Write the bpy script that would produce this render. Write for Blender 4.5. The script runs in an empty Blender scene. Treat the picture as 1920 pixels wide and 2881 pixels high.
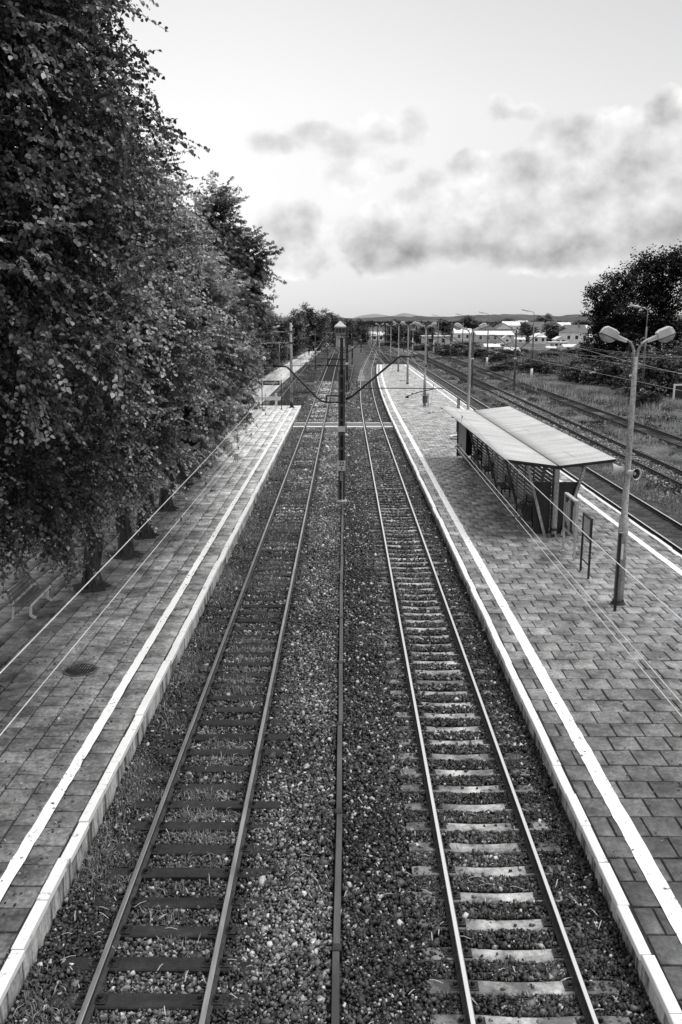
import bpy, math, random
import numpy as np
from mathutils import Vector, Matrix
R = math.radians
random.seed(7); rng = np.random.default_rng(11)
SC = bpy.context.scene
COL = SC.collection

# ------------------------------------------------------------------ mesh helpers
class MB:
    """collects shapes, then links them as ONE mesh object"""
    def __init__(s): s.v = []; s.f = []; s.m = []
    def add(s, vs, fs, mi=0):
        o = len(s.v); s.v.extend([tuple(p) for p in vs])
        s.f.extend([tuple(i + o for i in f) for f in fs]); s.m.extend([mi] * len(fs))
    def box(s, x0, x1, y0, y1, z0, z1, mi=0):
        s.add([(x0,y0,z0),(x1,y0,z0),(x1,y1,z0),(x0,y1,z0),(x0,y0,z1),(x1,y0,z1),(x1,y1,z1),(x0,y1,z1)],
              [(3,2,1,0),(4,5,6,7),(0,1,5,4),(1,2,6,5),(2,3,7,6),(3,0,4,7)], mi)
    def bbox(s, x0, x1, y0, y1, z0, z1, b=.01, mi=0):
        """box with bevelled top edges"""
        s.add([(x0,y0,z0),(x1,y0,z0),(x1,y1,z0),(x0,y1,z0),(x0,y0,z1-b),(x1,y0,z1-b),(x1,y1,z1-b),(x0,y1,z1-b),
               (x0+b,y0+b,z1),(x1-b,y0+b,z1),(x1-b,y1-b,z1),(x0+b,y1-b,z1)],
              [(3,2,1,0),(0,1,5,4),(1,2,6,5),(2,3,7,6),(3,0,4,7),(4,5,9,8),(5,6,10,9),(6,7,11,10),(7,4,8,11),(8,9,10,11)], mi)
    def bar(s, a, b, w, h, mi=0, up=(0,0,1)):
        a = Vector(a); b = Vector(b); d = (b-a).normalized(); u = Vector(up)
        if abs(d.dot(u)) > .98: u = Vector((0,1,0))
        r = d.cross(u).normalized(); u = r.cross(d).normalized()
        vs = []
        for p in (a, b):
            for sx, sz in ((-1,-1),(1,-1),(1,1),(-1,1)): vs.append(p + r*sx*w/2 + u*sz*h/2)
        s.add(vs, [(3,2,1,0),(4,5,6,7),(0,1,5,4),(1,2,6,5),(2,3,7,6),(3,0,4,7)], mi)
    def tube(s, pts, r, n=8, mi=0, caps=True):
        pts = [Vector(p) for p in pts]
        if not hasattr(r, '__len__'): r = [r] * len(pts)
        vs = []; u = None
        for i, p in enumerate(pts):
            d = (pts[min(i+1, len(pts)-1)] - pts[max(i-1, 0)]).normalized()
            if u is None:
                u = Vector((1,0,0)) if abs(d.x) < .9 else Vector((0,1,0))
            u = (u - d * u.dot(d)).normalized(); w = d.cross(u)
            for k in range(n):
                a = 2*math.pi*k/n
                vs.append(p + (u*math.cos(a) + w*math.sin(a)) * r[i])
        fs = []
        for i in range(len(pts)-1):
            for k in range(n):
                k2 = (k+1) % n
                fs.append((i*n+k, i*n+k2, (i+1)*n+k2, (i+1)*n+k))
        if caps:
            fs.append(tuple(range(n-1, -1, -1))); fs.append(tuple((len(pts)-1)*n + k for k in range(n)))
        s.add(vs, fs, mi)
    def lathe(s, prof, c=(0,0,0), n=20, mi=0, M=None):
        vs = []
        for r, z in prof:
            for k in range(n):
                a = 2*math.pi*k/n
                p = Vector((r*math.cos(a), r*math.sin(a), z))
                if M: p = M @ p
                vs.append(p + Vector(c))
        fs = []
        for i in range(len(prof)-1):
            for k in range(n):
                k2 = (k+1) % n; fs.append((i*n+k, i*n+k2, (i+1)*n+k2, (i+1)*n+k))
        s.add(vs, fs, mi)
    def build(s, name, mats, parent=None, smooth=False):
        me = bpy.data.meshes.new(name); me.from_pydata(s.v, [], s.f)
        if not isinstance(mats, (list, tuple)): mats = [mats]
        for m in mats: me.materials.append(m)
        if len(mats) > 1: me.polygons.foreach_set('material_index', s.m)
        if smooth: me.polygons.foreach_set('use_smooth', [True]*len(me.polygons))
        me.update()
        o = bpy.data.objects.new(name, me); COL.objects.link(o)
        if parent: o.parent = parent
        return o

def np_obj(name, V, F, mat, parent=None, tone=None, smooth=False):
    """V (n,3), F (m,k) uniform polygons, tone (n,) point attribute"""
    me = bpy.data.meshes.new(name)
    V = np.ascontiguousarray(V, dtype=np.float32); F = np.ascontiguousarray(F, dtype=np.int32)
    n, (m, k) = len(V), F.shape
    me.vertices.add(n); me.vertices.foreach_set('co', V.ravel())
    me.loops.add(m*k); me.loops.foreach_set('vertex_index', F.ravel())
    me.polygons.add(m); me.polygons.foreach_set('loop_start', np.arange(0, m*k, k, dtype=np.int32))
    if tone is not None:
        a = me.attributes.new('tone', 'FLOAT', 'POINT'); a.data.foreach_set('value', tone.astype(np.float32))
    me.materials.append(mat); me.update(calc_edges=True)
    if smooth: me.polygons.foreach_set('use_smooth', [True]*m)
    o = bpy.data.objects.new(name, me); COL.objects.link(o)
    if parent: o.parent = parent
    return o

def tag(o, label=None, cat=None, group=None, kind=None):
    if label: o['label'] = label
    if cat: o['category'] = cat
    if group: o['group'] = group
    if kind: o['kind'] = kind
    return o
def thing(name, label, cat, loc=(0,0,0), rz=0, group=None):
    o = bpy.data.objects.new(name, None); COL.objects.link(o)
    o.empty_display_size = .2
    o.location = loc; o.rotation_euler = (0,0,rz)
    return tag(o, label, cat, group)
def dup(o, loc, rz=0, label=None, scale=None, group=None):
    def cp(a, par):
        c = a.copy(); COL.objects.link(c); c.parent = par
        for ch in a.children: cp(ch, c)
        return c
    kids = list(o.children)
    r = o.copy(); COL.objects.link(r); r.location = loc; r.rotation_euler = (0,0,rz)
    if scale: r.scale = scale if hasattr(scale, '__len__') else (scale,)*3
    if label: r['label'] = label
    if group: r['group'] = group
    for ch in kids: cp(ch, r)
    return r

# ------------------------------------------------------------------ materials (a black and white place: all greys)
def nodes(name):
    m = bpy.data.materials.new(name); m.use_nodes = True
    nt = m.node_tree; b = nt.nodes['Principled BSDF']
    return m, nt, b
def N(nt, t, **kw):
    n = nt.nodes.new(t)
    for k, v in kw.items():
        if k.startswith('_'): setattr(n, k[1:], v)
        else: n.inputs[k].default_value = v
    return n
def g3(v): return (v, v, v, 1)
def ramp(nt, stops, src):
    r = nt.nodes.new('ShaderNodeValToRGB'); e = r.color_ramp.elements
    e[0].position, e[0].color = stops[0][0], g3(stops[0][1])
    e[1].position, e[1].color = stops[-1][0], g3(stops[-1][1])
    for p, c in stops[1:-1]:
        x = e.new(p); x.color = g3(c)
    nt.links.new(src, r.inputs[0]); return r.outputs[0]
def mulc(nt, a, b):
    n = N(nt, 'ShaderNodeMath', _operation='MULTIPLY')
    for i, x in enumerate((a, b)):
        if hasattr(x, 'links'): nt.links.new(x, n.inputs[i])
        else: n.inputs[i].default_value = x
    return n.outputs[0]
def mixv(nt, f, a, b):
    n = N(nt, 'ShaderNodeMix', _data_type='FLOAT')
    for i, x in ((0, f), (2, a), (3, b)):
        if hasattr(x, 'links'): nt.links.new(x, n.inputs[i])
        else: n.inputs[i].default_value = x
    return n.outputs[0]
def noise(nt, scale, detail=4, rough=.6, vec=None, stretch=None, coord='Object'):
    tc = nt.nodes.new('ShaderNodeNewGeometry') if coord == 'World' else nt.nodes.new('ShaderNodeTexCoord')
    out = tc.outputs['Position'] if coord == 'World' else tc.outputs['Object']
    if stretch:
        mp = nt.nodes.new('ShaderNodeMapping'); mp.inputs['Scale'].default_value = stretch
        nt.links.new(out, mp.inputs[0]); out = mp.outputs[0]
    n = N(nt, 'ShaderNodeTexNoise', Scale=scale, Detail=detail, Roughness=rough)
    nt.links.new(out, n.inputs['Vector']); return n.outputs['Fac']
def bump(nt, b, h, strength=.4, dist=.02):
    n = N(nt, 'ShaderNodeBump', Strength=strength, Distance=dist)
    nt.links.new(h, n.inputs['Height']); nt.links.new(n.outputs[0], b.inputs['Normal'])
def tonal(nt): 
    a = nt.nodes.new('ShaderNodeAttribute'); a.attribute_name = 'tone'; return a.outputs['Fac']

def surf(name, lo, hi, scale=3, rough=.7, metal=0, detail=6, bstr=.3, bdist=.01, stretch=None, fine=None, p0=.35, p1=.65, use_tone=False, spec=None, coord='Object'):
    m, nt, b = nodes(name)
    n = noise(nt, scale, detail, .65, stretch=stretch, coord=coord)
    c = ramp(nt, [(p0, lo), (p1, hi)], n)
    if fine:
        n2 = noise(nt, fine, 3, .7, coord=coord)
        c = mulc(nt, c, ramp(nt, [(.3, .5), (.7, 1.45)], n2))
    if use_tone: c = mulc(nt, c, tonal(nt))
    nt.links.new(c, b.inputs['Base Color'])
    b.inputs['Roughness'].default_value = rough; b.inputs['Metallic'].default_value = metal
    if spec is not None: b.inputs['Specular IOR Level'].default_value = spec
    if bstr: bump(nt, b, noise(nt, (fine or scale*6), 4, .7, coord=coord), bstr, bdist)
    return m

M = {}
M['slab'] = surf('paving_slab_concrete', .10, .30, 1.7, .5, bstr=.8, bdist=.008, fine=13, detail=9, p0=.38, p1=.62, use_tone=True, coord='World')
M['soil'] = surf('soil_with_litter', .012, .07, 9, .95, bstr=1, bdist=.03, fine=30)
M['joint'] = surf('joint_dirt', .012, .03, 4, .95)
def white_paint(name, lo=.14, hi=.84, p0=.30, p1=.37, sc=3.2, base=.5):
    m, nt, b = nodes(name)
    n = noise(nt, sc, 8, .72); n2 = noise(nt, .7, 3, .5)
    w = ramp(nt, [(p0, lo), (p1, hi)], n)
    nt.links.new(mulc(nt, w, ramp(nt, [(.3, .86), (.7, 1)], n2)), b.inputs['Base Color'])
    b.inputs['Roughness'].default_value = .55; bump(nt, b, n, .3, .004)
    return m
M['line'] = white_paint('worn_white_paint', .22, .92)
M['line2'] = white_paint('scuffed_white_paint', .12, .9, .36, .41, 5.5)
M['cap'] = white_paint('whitewashed_kerb', .22, .84, .33, .42, 5)
def wall_mat():
    m, nt, b = nodes('kerb_wall_streaks')
    n = noise(nt, 2.2, 6, .7, stretch=(1, 1.6, .25)); n2 = noise(nt, 14, 4, .6)
    c = mulc(nt, ramp(nt, [(.40, .09), (.56, .62)], n), ramp(nt, [(.3, .6), (.65, 1.0)], n2))
    nt.links.new(c, b.inputs['Base Color']); b.inputs['Roughness'].default_value = .8; bump(nt, b, n2, .4, .01)
    return m
M['wall'] = wall_mat()
M['ballast'] = surf('ballast_bed', .012, .085, 3.5, .9, detail=12, bstr=1, bdist=.05, fine=30, p0=.42, p1=.66)
def stone_mat():
    m, nt, b = nodes('ballast_stone'); 
    nt.links.new(mulc(nt, tonal(nt), ramp(nt, [(.3, .7), (.7, 1.25)], noise(nt, 30, 3))), b.inputs['Base Color'])
    b.inputs['Roughness'].default_value = .6; return m
M['stone'] = stone_mat()
def leaf_mat(name, k=1.0, trans=.25, rough=.42, spec=.5):
    m, nt, b = nodes(name)
    t = mulc(nt, tonal(nt), k)
    nt.links.new(t, b.inputs['Base Color']); b.inputs['Roughness'].default_value = rough
    b.inputs['Specular IOR Level'].default_value = spec
    tr = nt.nodes.new('ShaderNodeBsdfTranslucent'); nt.links.new(t, tr.inputs['Color'])
    mx = nt.nodes.new('ShaderNodeMixShader'); mx.inputs[0].default_value = trans
    out = nt.nodes['Material Output']
    nt.links.new(b.outputs[0], mx.inputs[1]); nt.links.new(tr.outputs[0], mx.inputs[2]); nt.links.new(mx.outputs[0], out.inputs[0])
    return m
M['leaf'] = leaf_mat('linden_leaf'); M['leaf2'] = leaf_mat('chestnut_leaf'); M['leaf_far'] = leaf_mat('distant_foliage', 1, .15, .7, .2)
M['grass'] = leaf_mat('grass_blade', 1, .3, .7, .2)
M['bark'] = surf('bark', .012, .10, 7, .9, stretch=(1,1,.18), bstr=1, bdist=.06, fine=24, p0=.4, p1=.62)
M['twig'] = surf('twig', .02, .05, 6, .9, bstr=0)
M['ground'] = surf('rough_ground', .025, .17, .45, .95, detail=10, bstr=1, bdist=.12, fine=6, p0=.38, p1=.66)
M['path'] = surf('pale_concrete_path', .22, .62, .35, .7, detail=8, stretch=(1.6,.12,1), fine=8, p0=.36, p1=.62)
M['rail_top'] = surf('polished_rail_head', .95, 1, 30, .2, 1, bstr=0)
M['rail_top_dull'] = surf('dull_rail_head', .22, .45, 8, .3, .6, bstr=0, stretch=(1,.1,1))
M['rail_side'] = surf('rusty_rail_side', .012, .04, 12, .7, bstr=.3)
M['old_rail'] = surf('rusty_rail_head', .03, .07, 12, .6, bstr=.2)
M['sl_wood'] = surf('tarred_sleeper', .005, .028, 3, .85, stretch=(.25,1,1), bstr=1, bdist=.02, fine=9)
def sl_conc_mat():
    m, nt, b = nodes('concrete_sleeper')
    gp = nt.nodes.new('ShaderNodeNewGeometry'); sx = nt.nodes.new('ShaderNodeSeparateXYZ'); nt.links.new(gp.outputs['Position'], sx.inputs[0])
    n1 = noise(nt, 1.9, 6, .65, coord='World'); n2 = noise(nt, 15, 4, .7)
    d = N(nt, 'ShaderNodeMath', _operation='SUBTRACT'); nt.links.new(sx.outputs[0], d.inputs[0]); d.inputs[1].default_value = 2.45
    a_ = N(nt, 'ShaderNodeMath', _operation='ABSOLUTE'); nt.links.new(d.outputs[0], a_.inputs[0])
    glare_dirt = ramp(nt, [(.35, 1.0), (.75, .45), (1.0, .42)], a_.outputs[0])      # painted bright middle standing for glare, dirt towards rails and ends
    c = mulc(nt, mulc(nt, ramp(nt, [(.40, .13), (.64, .62)], n1), ramp(nt, [(.3, .6), (.7, 1.2)], n2)), glare_dirt)
    nt.links.new(c, b.inputs['Base Color']); b.inputs['Roughness'].default_value = .7; bump(nt, b, n2, .6, .01)
    return m
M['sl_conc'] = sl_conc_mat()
M['sl_conc_old'] = surf('concrete_sleeper', .10, .58, 1.9, .75, bstr=.5, bdist=.01, fine=16, p0=.42, p1=.64)
M['mast'] = surf('mast_steel', .04, .15, 3, .5, .3, stretch=(1,1,.25), bstr=.2)
M['mast2'] = surf('weathered_mast_top', .02, .05, 3, .6, .2, stretch=(1,1,.3), bstr=.2)
M['darkmetal'] = surf('dark_painted_steel', .012, .03, 5, .45, .2, bstr=.1)
M['duct'] = surf('duct_steel_top', .05, .12, 2, .45, .4, stretch=(1,.3,1), bstr=.2)
M['galv'] = surf('galvanised_lamp_post', .18, .42, 2.2, .6, .1, stretch=(2,2,.3), bstr=.3, fine=14)
M['lamp'] = surf('lamp_housing', .45, .62, 3, .45, bstr=.1)
M['lens'] = surf('lamp_glass', .30, .42, 4, .25, bstr=0)
M['concrete'] = surf('concrete_pole', .12, .5, 1.2, .8, stretch=(1,1,.5), fine=12)
M['insul'] = surf('brown_insulator', .02, .04, 5, .25, bstr=0)
M['wire'] = surf('copper_wire', .55, .75, 4, .4, .3, bstr=0)
M['wire_dark'] = surf('dark_wire', .05, .1, 4, .5, .3, bstr=0)
def roof_mat():
    m, nt, b = nodes('shelter_roof_sheet')
    n = noise(nt, .9, 6, .6, stretch=(.35, 2.4, 1)); n2 = noise(nt, 10, 4)
    c = mulc(nt, ramp(nt, [(.3, .36), (.7, .60)], n), ramp(nt, [(.25, .85), (.6, 1.02)], n2))
    nt.links.new(c, b.inputs['Base Color']); b.inputs['Roughness'].default_value = .5; return m
M['roof'] = roof_mat()
M['slat'] = surf('weathered_slats', .12, .30, 2, .7, stretch=(1,.3,1), fine=15)
M['board_dark'] = surf('dark_board', .008, .02, 2.5, .35, fine=7, bstr=.1)
M['white'] = surf('white_board', .6, .8, 2, .6, bstr=0)
M['frame'] = surf('light_grey_frame', .35, .5, 3, .5, bstr=.1)
M['paper'] = surf('timetable_paper', .25, .6, 7, .6, bstr=0, stretch=(1,1,3))
M['sign'] = surf('dark_sign_face', .03, .05, 2, .5, bstr=0)
M['bench'] = surf('bench_wood', .10, .22, 4, .7, stretch=(1,.3,1))
M['cloth'] = surf('dark_cloth', .01, .02, 5, .9, bstr=0)
M['skin'] = surf('skin', .35, .4, 5, .6, bstr=0)
M['far_hill'] = surf('wooded_ridge', .035, .085, .012, 1, detail=12, bstr=0, coord='World', stretch=(1,1,3))
M['haze_hill'] = surf('hazy_hill', .20, .24, .004, 1, bstr=0)  # aerial haze painted in as a pale base colour
for k, (a, b_) in {'w1': (.65,.85), 'w2': (.4,.6), 'w3': (.15,.25), 'r1': (.08,.14), 'r2': (.6,.85), 'win': (.02,.04)}.items():
    M[k] = surf('building_'+k, a, b_, .5, .7 if k != 'win' else .2, bstr=0)

# ------------------------------------------------------------------ world, sun, camera
SUN_EL, SUN_AZ = R(66), R(75)      # azimuth clockwise from +Y (down the line)
TH0 = math.atan(441.5/2000)
def make_world():
    w = bpy.data.worlds.new('World'); SC.world = w; w.use_nodes = True
    nt = w.node_tree; bg = nt.nodes['Background']; L = nt.links.new
    sky = nt.nodes.new('ShaderNodeTexSky'); sky.sky_type = 'NISHITA'; sky.sun_disc = False
    sky.sun_elevation = SUN_EL; sky.sun_rotation = SUN_AZ
    bw = nt.nodes.new('ShaderNodeRGBToBW'); L(sky.outputs[0], bw.inputs[0])
    tc = nt.nodes.new('ShaderNodeTexCoord'); sp = nt.nodes.new('ShaderNodeSeparateXYZ'); L(tc.outputs['Generated'], sp.inputs[0])
    def m(op, a, b=None, c=None):
        n = nt.nodes.new('ShaderNodeMath'); n.operation = op
        for i, x in enumerate((a, b, c)):
            if x is None: continue
            if hasattr(x, 'links'): L(x, n.inputs[i])
            else: n.inputs[i].default_value = x
        return n.outputs[0]
    def sm(x, a, b):
        n = nt.nodes.new('ShaderNodeMapRange'); n.interpolation_type = 'SMOOTHSTEP'
        L(x, n.inputs[0]); n.inputs[1].default_value = a; n.inputs[2].default_value = b; return n.outputs[0]
    X, Y, Z = sp.outputs
    hor = m('SQRT', m('ADD', m('MULTIPLY', X, X), m('MULTIPLY', Y, Y)))
    e = m('DIVIDE', Z, m('MAXIMUM', hor, .05))               # tan elevation
    u = m('ARCTAN2', X, Y)                                     # azimuth
    cv = nt.nodes.new('ShaderNodeCombineXYZ'); L(u, cv.inputs[0]); L(m('MULTIPLY', e, 1.1), cv.inputs[1])
    def nzat(scale, det, du, dv, rough=.55):
        mp = nt.nodes.new('ShaderNodeMapping'); mp.inputs['Location'].default_value = (du, dv, .37); L(cv.outputs[0], mp.inputs[0])
        n = nt.nodes.new('ShaderNodeTexNoise'); n.inputs['Scale'].default_value = scale; n.inputs['Detail'].default_value = det
        n.inputs['Roughness'].default_value = rough; L(mp.outputs[0], n.inputs['Vector']); return n
    def nz(sc_, det, off=0): return nzat(sc_, det, off, off*.7).outputs['Fac']
    ce = nt.nodes.new('ShaderNodeCombineXYZ'); L(u, ce.inputs[0]); L(e, ce.inputs[1])
    wn_ = nzat(14, 5, 0, 0)
    wv = nt.nodes.new('ShaderNodeVectorMath'); wv.operation = 'MULTIPLY_ADD'; L(wn_.outputs['Color'], wv.inputs[0]); wv.inputs[1].default_value = (.055, .045, 0)
    c0 = nt.nodes.new('ShaderNodeVectorMath'); c0.operation = 'SUBTRACT'; L(ce.outputs[0], c0.inputs[0]); c0.inputs[1].default_value = (.0275, .0225, 0); L(c0.outputs[0], wv.inputs[2])
    def blob(x, y, rx, ry):
        cu = math.atan((x-793)/2048); el_ = math.atan((1176.5-y)/2000) - TH0; cee = math.tan(el_)
        s1 = nt.nodes.new('ShaderNodeVectorMath'); s1.operation = 'SUBTRACT'; L(wv.outputs[0], s1.inputs[0]); s1.inputs[1].default_value = (cu, cee, 0)
        s2 = nt.nodes.new('ShaderNodeVectorMath'); s2.operation = 'MULTIPLY'; L(s1.outputs[0], s2.inputs[0]); s2.inputs[1].default_value = (2048/rx, 2048/ry, 0)
        s3 = nt.nodes.new('ShaderNodeVectorMath'); s3.operation = 'LENGTH'; L(s2.outputs[0], s3.inputs[0]); return s3.outputs['Value']
    def field(bl):
        d = None
        for q in bl:
            x = blob(*q)
            if d is None: d = x
            else:
                n = nt.nodes.new('ShaderNodeMath'); n.operation = 'SMOOTH_MIN'; L(d, n.inputs[0]); L(x, n.inputs[1]); n.inputs[2].default_value = .35; d = n.outputs[0]
        return m('SUBTRACT', 1, d)
    fb = nzat(34, 6, .3, .2, .58).outputs['Fac']; fb2 = nzat(34, 6, .3+.010, .2-.016, .58).outputs['Fac']
    gb = nzat(13, 4, .3, .2, .5).outputs['Fac']; gb2 = nzat(13, 4, .3+.022, .2-.034, .5).outputs['Fac']
    relief = m('ADD', m('MULTIPLY', m('SUBTRACT', fb, fb2), .6), m('MULTIPLY', m('SUBTRACT', gb, gb2), 1.3))
    fbc = m('MULTIPLY', m('SUBTRACT', fb, .5), .55)
    A = [(640,335,75,32),(715,310,60,32),(790,335,80,48),(870,300,55,42),(940,295,52,52),(800,400,70,48),(870,385,60,26),(1125,245,50,26),(1190,262,60,20)]
    B = [(690,520,85,60),(670,590,85,45),(860,530,85,58),(900,590,110,42),(970,480,90,60),(1060,510,130,95),(1100,410,75,52),(1200,470,150,110),(1190,385,85,52),(1330,400,150,110),(1320,325,95,48),(1495,290,48,50),(1450,400,110,100),(1560,400,110,110),(1260,575,230,48),(1520,530,160,75),(1640,450,120,160)]
    C = [(900,600,95,24),(1060,585,130,28),(1250,590,160,26),(1210,400,60,45),(1500,300,35,42),(1330,470,110,40),(1540,520,90,36)]
    fA = m('ADD', field(A), fbc); fB = m('ADD', m('ADD', field(B), .14), fbc)
    puffs = sm(fA, -.05, .4); bank = sm(fB, -.02, .26)
    core = m('MAXIMUM', sm(fB, .05, .75), m('MULTIPLY', sm(fA, .1, .8), .8))
    darkp = sm(m('ADD', field(C), fbc), -.1, .8)
    shade = m('SUBTRACT', m('ADD', .93, m('MULTIPLY', relief, .80)), m('MULTIPLY', core, .20))
    lown = nzat(5, 4, 1.1, 2.3).outputs['Fac']
    shade = m('ADD', shade, m('MULTIPLY', m('SUBTRACT', lown, .5), .16))
    shade = m('SUBTRACT', shade, m('MULTIPLY', m('SUBTRACT', 1, sm(e, .055, .12)), .13))
    cloudc = m('SUBTRACT', shade, m('MULTIPLY', darkp, .16))
    n1 = m('SUBTRACT', gb, .5)
    # general broken cloud away from the view
    gen = m('MULTIPLY', sm(nz(2.6, 6, 5.5), .5, .66), sm(m('ABSOLUTE', u), .45, .8))
    # clear sky: white glow to the left, greyer higher up, brightened overhead out of view for fill
    clear = nt.nodes.new('ShaderNodeValToRGB'); L(e, clear.inputs[0])
    el = clear.color_ramp.elements
    el[0].position = 0; el[0].color = g3(.66); el[1].position = 1; el[1].color = g3(1.0)
    for p, c in ((.02, .74), (.06, .82), (.12, .93), (.22, .93), (.33, .80), (.6, .92)):
        x = el.new(p); x.color = g3(c)
    glow = m('MULTIPLY', m('SUBTRACT', 1, sm(m('ABSOLUTE', m('ADD', u, .16)), 0, .34)), .10)
    rightdim = m('SUBTRACT', 1, m('MULTIPLY', sm(u, .05, .45), .14))
    clr = m('MULTIPLY', m('ADD', clear.outputs[0], glow), rightdim)
    clr = m('ADD', m('MULTIPLY', clr, .93), m('MULTIPLY', bw.outputs[0], .012))
    def mix(f, a, b): return m('ADD', m('MULTIPLY', a, m('SUBTRACT', 1, f)), m('MULTIPLY', b, f))
    c = mix(m('MULTIPLY', puffs, .75), clr, cloudc)
    c = mix(m('MULTIPLY', bank, .9), c, cloudc)
    c = mix(m('MULTIPLY', gen, .6), c, .6)
    c = mix(sm(e, -.02, -.001), .06, c)
    L(c, bg.inputs['Color']); bg.inputs['Strength'].default_value = 1.0
    w.cycles.sampling_method = 'AUTOMATIC'
make_world()
sl = bpy.data.lights.new('sun', 'SUN'); sl.energy = 2.5; sl.angle = R(22); sl.color = (1, .995, .985)
so = bpy.data.objects.new('sun', sl); COL.objects.link(so)
so.rotation_euler = (R(90) - SUN_EL, 0, -SUN_AZ + math.pi)
# lamp -Z must point away from the sun position
sd = Vector((math.sin(SUN_AZ)*math.cos(SUN_EL), math.cos(SUN_AZ)*math.cos(SUN_EL), math.sin(SUN_EL)))
so.rotation_euler = sd.to_track_quat('Z', 'Y').to_euler()
TH = math.atan(441.5/2000); YAW = math.atan(9/2000*math.cos(TH))
cam = bpy.data.cameras.new('camera'); co = bpy.data.objects.new('camera', cam); COL.objects.link(co)
cam.sensor_fit = 'HORIZONTAL'; cam.sensor_width = 36; cam.lens = 2000/1568*36; cam.clip_end = 9000; cam.clip_start = .1
co.location = (0, 0, 8.4); co.rotation_euler = (math.pi/2 - TH, 0, YAW)
SC.camera = co
SC.view_settings.view_transform = 'Standard'; SC.view_settings.look = 'None'; SC.view_settings.exposure = 0

# ------------------------------------------------------------------ alignment of the right-hand track
def bend(y):
    if y < 70: return 0.
    if y < 170: return .00023*(y-70)**2
    return 2.3 + .046*(y-170)
def cr(y): return 2.33 + bend(y)

def far_bed():
    m, nt, b = nodes('ballast_bed_mottled')
    a_ = noise(nt, 3.5, 12, .7, coord='World'); c_ = noise(nt, .35, 8, .65, coord='World'); f_ = noise(nt, 30, 3)
    nt.links.new(mulc(nt, mulc(nt, ramp(nt, [(.42, .012), (.66, .09)], a_), ramp(nt, [(.38, .35), (.62, 1.9)], c_)), ramp(nt, [(.3, .5), (.7, 1.5)], f_)), b.inputs['Base Color'])
    b.inputs['Roughness'].default_value = .9; bump(nt, b, f_, 1, .05); return m
M['ballast'] = far_bed()
M['gravel_dark'] = surf('weedy_dark_gravel', .015, .09, 2.2, .9, detail=10, bstr=1, bdist=.06, fine=28, p0=.4, p1=.64)
# ------------------------------------------------------------------ ground, paths, hills
def sheet(name, xs, ys, zf, mat, kind='structure', xoff=None, parent=None):
    V = []; 
    for y in ys:
        for x in xs:
            xx = x + (xoff(y) if xoff else 0); V.append((xx, y, zf(xx, y)))
    nx = len(xs); F = [(j*nx+i, j*nx+i+1, (j+1)*nx+i+1, (j+1)*nx+i) for j in range(len(ys)-1) for i in range(nx-1)]
    o = np_obj(name, np.array(V), np.array(F), mat, parent, smooth=True)
    if kind: o['kind'] = kind
    return o
def wn(x, y, s=1.): return math.sin(x*1.7*s+1.3*math.sin(y*.9*s))*.5 + math.sin(y*2.3*s+x*.6*s)*.3 + math.sin((x+y)*4.1*s)*.2
m_g = MB(); m_g.add([(-5000,-600,-.6),(5000,-600,-.6),(5000,7000,-.6),(-5000,7000,-.6)], [(0,1,2,3)])
tag(m_g.build('ground', M['ground']), kind='structure')
def ysp(a, b, d0, gr):
    out = [a]; d = d0
    while out[-1] < b: out.append(out[-1]+d); d *= gr
    return out
sheet('rough_field', list(np.arange(11.5, 75, 1.6)), ysp(2, 340, 1.0, 1.02), lambda x, y: -.40 + .09*wn(x, y, .5) + .05*wn(x*2, y*2), M['ground'])
sheet('verge', [-30,-22,-16,-13.2,-11,-9,-7.5,-6,-5,-4.1], ysp(84.7, 420, 1.5, 1.03), lambda x, y: -.32 + .07*wn(x, y, .6) + (0 if x>-6 else 0), M['ground'])
def bed():
    xs = np.arange(-4.7, 4.75, .3); ys = ysp(3, 430, .35, 1.012); V = []
    for y in ys:
        for x in xs:
            xx = x + bend(y)*min(1, max(0, (x+1.2)/3.4)); V.append((xx, y, -.245 + .045*min(1, max(0, (y-105)/40)) + .012*wn(xx*3, y*3) + .01*wn(xx*7, y*6) - (.03 if x < -3.7 else 0)))
    nx = len(xs); F = [(j*nx+i, j*nx+i+1, (j+1)*nx+i+1, (j+1)*nx+i) for j in range(len(ys)-1) for i in range(nx-1)]
    np_obj('track_bed', np.array(V), np.array(F), M['ballast'], None, smooth=True)['kind'] = 'structure'
bed()
sheet('yard_track_bed', list(np.arange(4.8, 13, .8)), ysp(166, 460, 1.5, 1.02), lambda x, y: -.33 + .03*wn(x*2, y*2), M['ground'], xoff=lambda y: bend(y)*.3)
sheet('side_track_bed', list(np.arange(11.9, 15.4, .35)), ysp(3, 420, .6, 1.015), lambda x, y: -.195 + .02*wn(x*3, y*3) - max(0, abs(x-13.4)-1.4)*.15, M['gravel_dark'])
# pale gravel between the fourth track
M['gravel'] = surf('pale_gravel', .07, .34, 1.6, .85, detail=9, bstr=.8, bdist=.05, fine=22, p0=.42, p1=.6)
sheet('gravel_strip', list(np.arange(16.9, 20.1, .4)), ysp(3, 260, .8, 1.02), lambda x, y: -.27 + .03*wn(x*3, y*3) - max(0, abs(x-18.5)-1.1)*.25, M['gravel'])
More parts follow.
